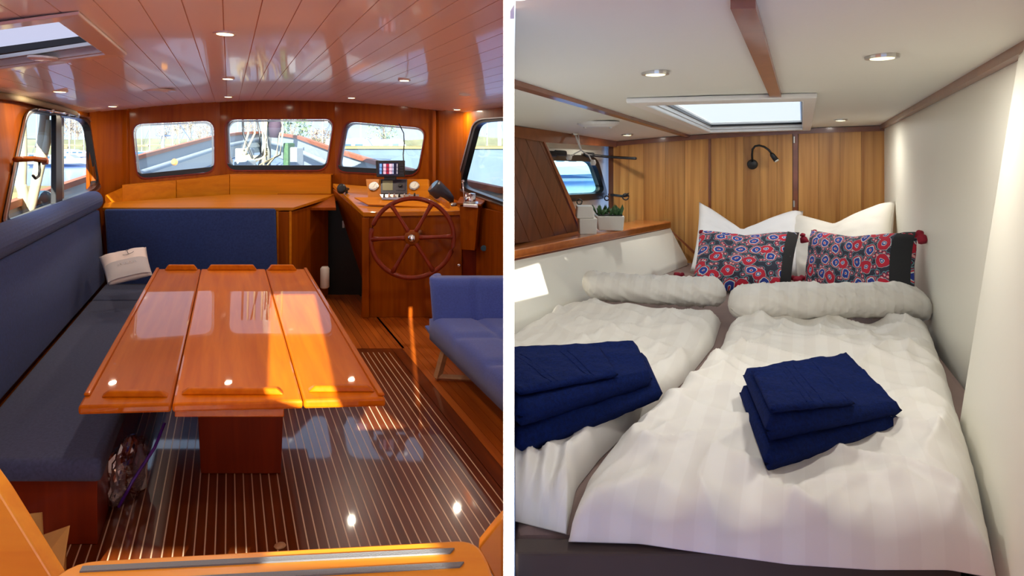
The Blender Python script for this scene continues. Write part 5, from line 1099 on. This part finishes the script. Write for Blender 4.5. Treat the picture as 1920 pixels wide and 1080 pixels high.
# boats
def boat(loc, L_, m, label, group, mast=0, cabin=.5, heading=0, cover=None, hull='boat_white', nm='sailing_boat'):
    t = thing(nm, label, 'boat', loc, group)
    M_ = Matrix.Translation(Vector(loc)) @ Matrix.Rotation(heading, 4, 'Z')
    b = NB(); secs = [(-.5, .30, .9), (-.3, .40, .95), (0, .46, 1.0), (.3, .34, 1.15), (.5, .02, 1.4)]; rings = []
    for x, w, z in secs:
        W2 = w*L_*.33; rings.append([b.verts.new(M_ @ Vector((x*L_, yy*W2, zz*z*L_*.12))) for yy, zz in ((-1, 1), (-.8, .35), (0, 0), (.8, .35), (1, 1))])
    for r0, r1 in zip(rings[:-1], rings[1:]):
        for k in range(4): b.faces.new((r0[k], r0[k+1], r1[k+1], r1[k]))
        b.faces.new((r0[0], r1[0], r1[4], r0[4]))
    b.faces.new(rings[0]); obj('hull', b, hull, t)
    d = L_*.12
    b = NB()
    if cabin:
        hexa(b, [M_ @ Vector((x*L_, y*L_*.11, z)) for x, y, z in ((-.32, -1, d*.9), (.25, -1, d*.9), (.25, 1, d*.9), (-.32, 1, d*.9), (-.30, -.85, d*(.9+cabin*1.4)), (.12, -.85, d*(.9+cabin*1.4)), (.12, .85, d*(.9+cabin*1.4)), (-.30, .85, d*(.9+cabin*1.4)))]); obj('cabin', b, hull if not cover else cover, t, bevel=.03)
        for k in range(3):
            b = NB()
            for y in (-1, 1):
                hexa(b, [M_ @ Vector(((-.24+k*.12)*L_+dx, y*L_*.108, d*(.9+cabin*.45)+dz)) for dx, dz in ((0, 0), (.08*L_, 0))]+[M_ @ Vector(((-.24+k*.12)*L_+dx, y*L_*.118, d*(.9+cabin*.45))) for dx in (.08*L_, 0)]+[M_ @ Vector(((-.24+k*.12)*L_+dx, y*L_*.096, d*(.9+cabin*1.0))) for dx in (0, .08*L_)]+[M_ @ Vector(((-.24+k*.12)*L_+dx, y*L_*.106, d*(.9+cabin*1.0))) for dx in (.08*L_, 0)])
            obj('cabin_window', b, 'boat_glass', t)
    if mast:
        b = NB(); tube(b, [M_ @ Vector((.08*L_, 0, d)), M_ @ Vector((.08*L_, 0, d+mast))], .07, 6); obj('mast', b, 'mast_white', t)
        b = NB(); tube(b, [M_ @ Vector((.06*L_, 0, d+1.2)), M_ @ Vector((-.38*L_, 0, d+1.3))], .13, 6); obj('furled_sail', b, cover or 'tan_canvas', t)
        b = NB(); tube(b, [M_ @ Vector((.08*L_, 0, d+mast)), M_ @ Vector((.5*L_, 0, d*1.3))], .02, 4); tube(b, [M_ @ Vector((.08*L_, 0, d+mast)), M_ @ Vector((-.5*L_, 0, d))], .02, 4)
        tube(b, [M_ @ Vector((.08*L_, -.8, d+mast*.55)), M_ @ Vector((.08*L_, .8, d+mast*.55))], .03, 4); obj('rigging', b, 'steel', t)
    return t
rnd = random.Random(5)
WZ = -.9
k_ = 0
for u, Y, L_, ma, hd in ((258, 60, 9, 9, .3), (272, 75, 10, 10, .1), (300, 66, 9, 9, -.2), (315, 80, 10, 11, .3), (330, 70, 9, 8, .1), (345, 84, 10, 10, 0), (358, 72, 9, 9, .3), (372, 82, 9, 8, .2), (388, 70, 10, 10, .1), (120, 62, 9, 11, .2), (135, 78, 9, 12, 0), (60, 70, 9, 12, .2), (150, 66, 9, 9, .3), (436, 60, 9, 8, .4), (600, 60, 9, 9, 1.2), (665, 55, 10, 11, .2), (905, 50, 9, 10, .2), (930, 58, 9, 12, .4)):
    wnd = 'left side' if u < 200 else 'left front' if u < 410 else 'middle front' if u < 630 else 'right front' if u < 820 else 'right side'
    Y = Y*(1 if k_ % 2 else 1.35); k_ += 1; L_ *= .7
    p = P(u, 265, Y); boat((p.x, p.y, WZ), L_, 0, 'distant white sailing boat moored in the harbour, seen through the %s window' % wnd, 'distant sailing boats in the %s window' % wnd, mast=ma, cabin=.5, heading=hd)
p = P(287, 280, 30); boat((p.x, p.y, WZ), 6, 0, 'boat under a bright blue tarpaulin seen in the left front window', None, mast=4, cabin=.7, cover='blue_tarp', heading=.1, nm='covered_boat')
for u, Y, L_, hd, lb in ((668, 44, 7, .15, 'white motor cruiser at the left edge of the right front window'), (700, 64, 7.5, .1, 'white motor cruiser behind the quay left of the plotter aerial'), (735, 54, 7, .25, 'white motor cruiser beyond the slim tree in the right front window'), (775, 33, 5.5, .1, 'white motor cruiser at the right of the right front window'), (575, 35, 6, .1, 'white motor cruiser at the right of the middle front window'), (1062, 40, 7, .1, 'white motor cruiser seen through the porthole')):
    p = P(u, 265, Y); boat((p.x, p.y, WZ+(.7 if u < 1000 else .1)), L_, 0, lb, None, cabin=1.15, heading=hd, nm='motor_cruiser')
p = P(918, 265, 30); boat((p.x, p.y, WZ), 6, 0, 'boat with a red painted cabin seen in the right side window', None, cabin=1.2, cover='red_paint', heading=.1, nm='red_cabin_boat', mast=6)
# quay behind the right front window and far shore
t = thing('quay_wall', 'dark blue-grey quay wall with a yellow edge beyond the right windows', 'quay', P(760, 290, 24))
a, c = P(630, 285, 27), P(1250, 285, 22)
b = NB(); box(b, -7.8, 0, 24, 25, -1.2, CZ-(279-V0)/F*24); obj('wall', b, 'quay', t)
b = NB(); box(b, -7.9, 0, 23.9, 29, CZ-(279-V0)/F*24, CZ-(275-V0)/F*24); obj('edge', b, 'quay_edge', t)
b = NB(); 
for i in range(60):
    x0 = -210+i*7; h0 = 2.2+1.3*noise.noise(Vector((i*.4, 0, 0))); h1 = 2.2+1.3*noise.noise(Vector(((i+1)*.4, 0, 0)))
    hexa(b, [Vector((x0, 118, -1)), Vector((x0+7, 118, -1)), Vector((x0+7, 135, -1)), Vector((x0, 135, -1)), Vector((x0, 122, h0)), Vector((x0+7, 122, h1)), Vector((x0+7, 135, h1)), Vector((x0, 135, h0))])
o = obj('far_shore', b, 'shore'); o['kind'] = 'structure'
b = NB(); box(b, -34, -18, 26, 30, -1.1, -.55); solo('jetty', b, 'quay_edge', 'long pale jetty across the water beyond the left side window', 'jetty')
# trees
def tree(c, h, r, m, label, group, seed):
    t = thing('tree', label, 'tree', c, group); c = Vector(c)
    b = NB(); tube(b, [c, c+Vector((.1, 0, h*.35)), c+Vector((0, 0, h*.75))], [h*.03, h*.022, h*.008], 6)
    rn = random.Random(seed)
    for k in range(6): a = rn.uniform(0, 6.3); s0 = c+Vector((0, 0, h*rn.uniform(.3, .55))); tube(b, [s0, s0+Vector((math.cos(a)*r*.6, math.sin(a)*r*.6, h*.25))], [h*.012, h*.004], 5)
    obj('trunk', b, 'tree_bare', t)
    b = NB()
    for k in range(420):
        th = rn.uniform(0, 6.28); ph = math.acos(rn.uniform(-1, 1)); rr = r*rn.uniform(.5, 1)*(1+.25*math.sin(3*th+seed)); q = c+Vector((math.sin(ph)*math.cos(th)*rr, math.sin(ph)*math.sin(th)*rr, h*.66+math.cos(ph)*rr*h/(r*3.2)))
        s = r*.13; d1 = Vector((rn.uniform(-1, 1), rn.uniform(-1, 1), rn.uniform(-1, 1)))*s; d2 = Vector((rn.uniform(-1, 1), rn.uniform(-1, 1), rn.uniform(-1, 1)))*s
        b.faces.new([b.verts.new(x) for x in (q, q+d1, q+d2)])
    f = obj('foliage', b, m, t)
for u, Y, h, r, m, lb, g in ((545, 70, 6.5, 2.6, 'tree_green', 'round grey-green tree beyond the mast in the middle front window', None), (720, 60, 6, 1.6, 'tree_green', 'slim green tree beyond the cruisers in the right front window', None), (605, 90, 5, 2.5, 'tree_bare', 'brownish shrub-like tree at the right of the middle window', None)):
    p = P(u, 265, Y); tree((p.x, p.y, -.9), h, r, m, lb, g, int(u))
for u in (75, 95, 130, 150, 172, 265, 285, 305, 335, 352, 370, 440):
    p = P(u, 265, 110+rnd.uniform(0, 60)); tree((p.x, p.y+10, -.9), rnd.uniform(8, 12), rnd.uniform(2, 3), 'tree_bare', 'leafless brown tree on the far shore of the harbour', 'leafless trees on the far shore', int(u))
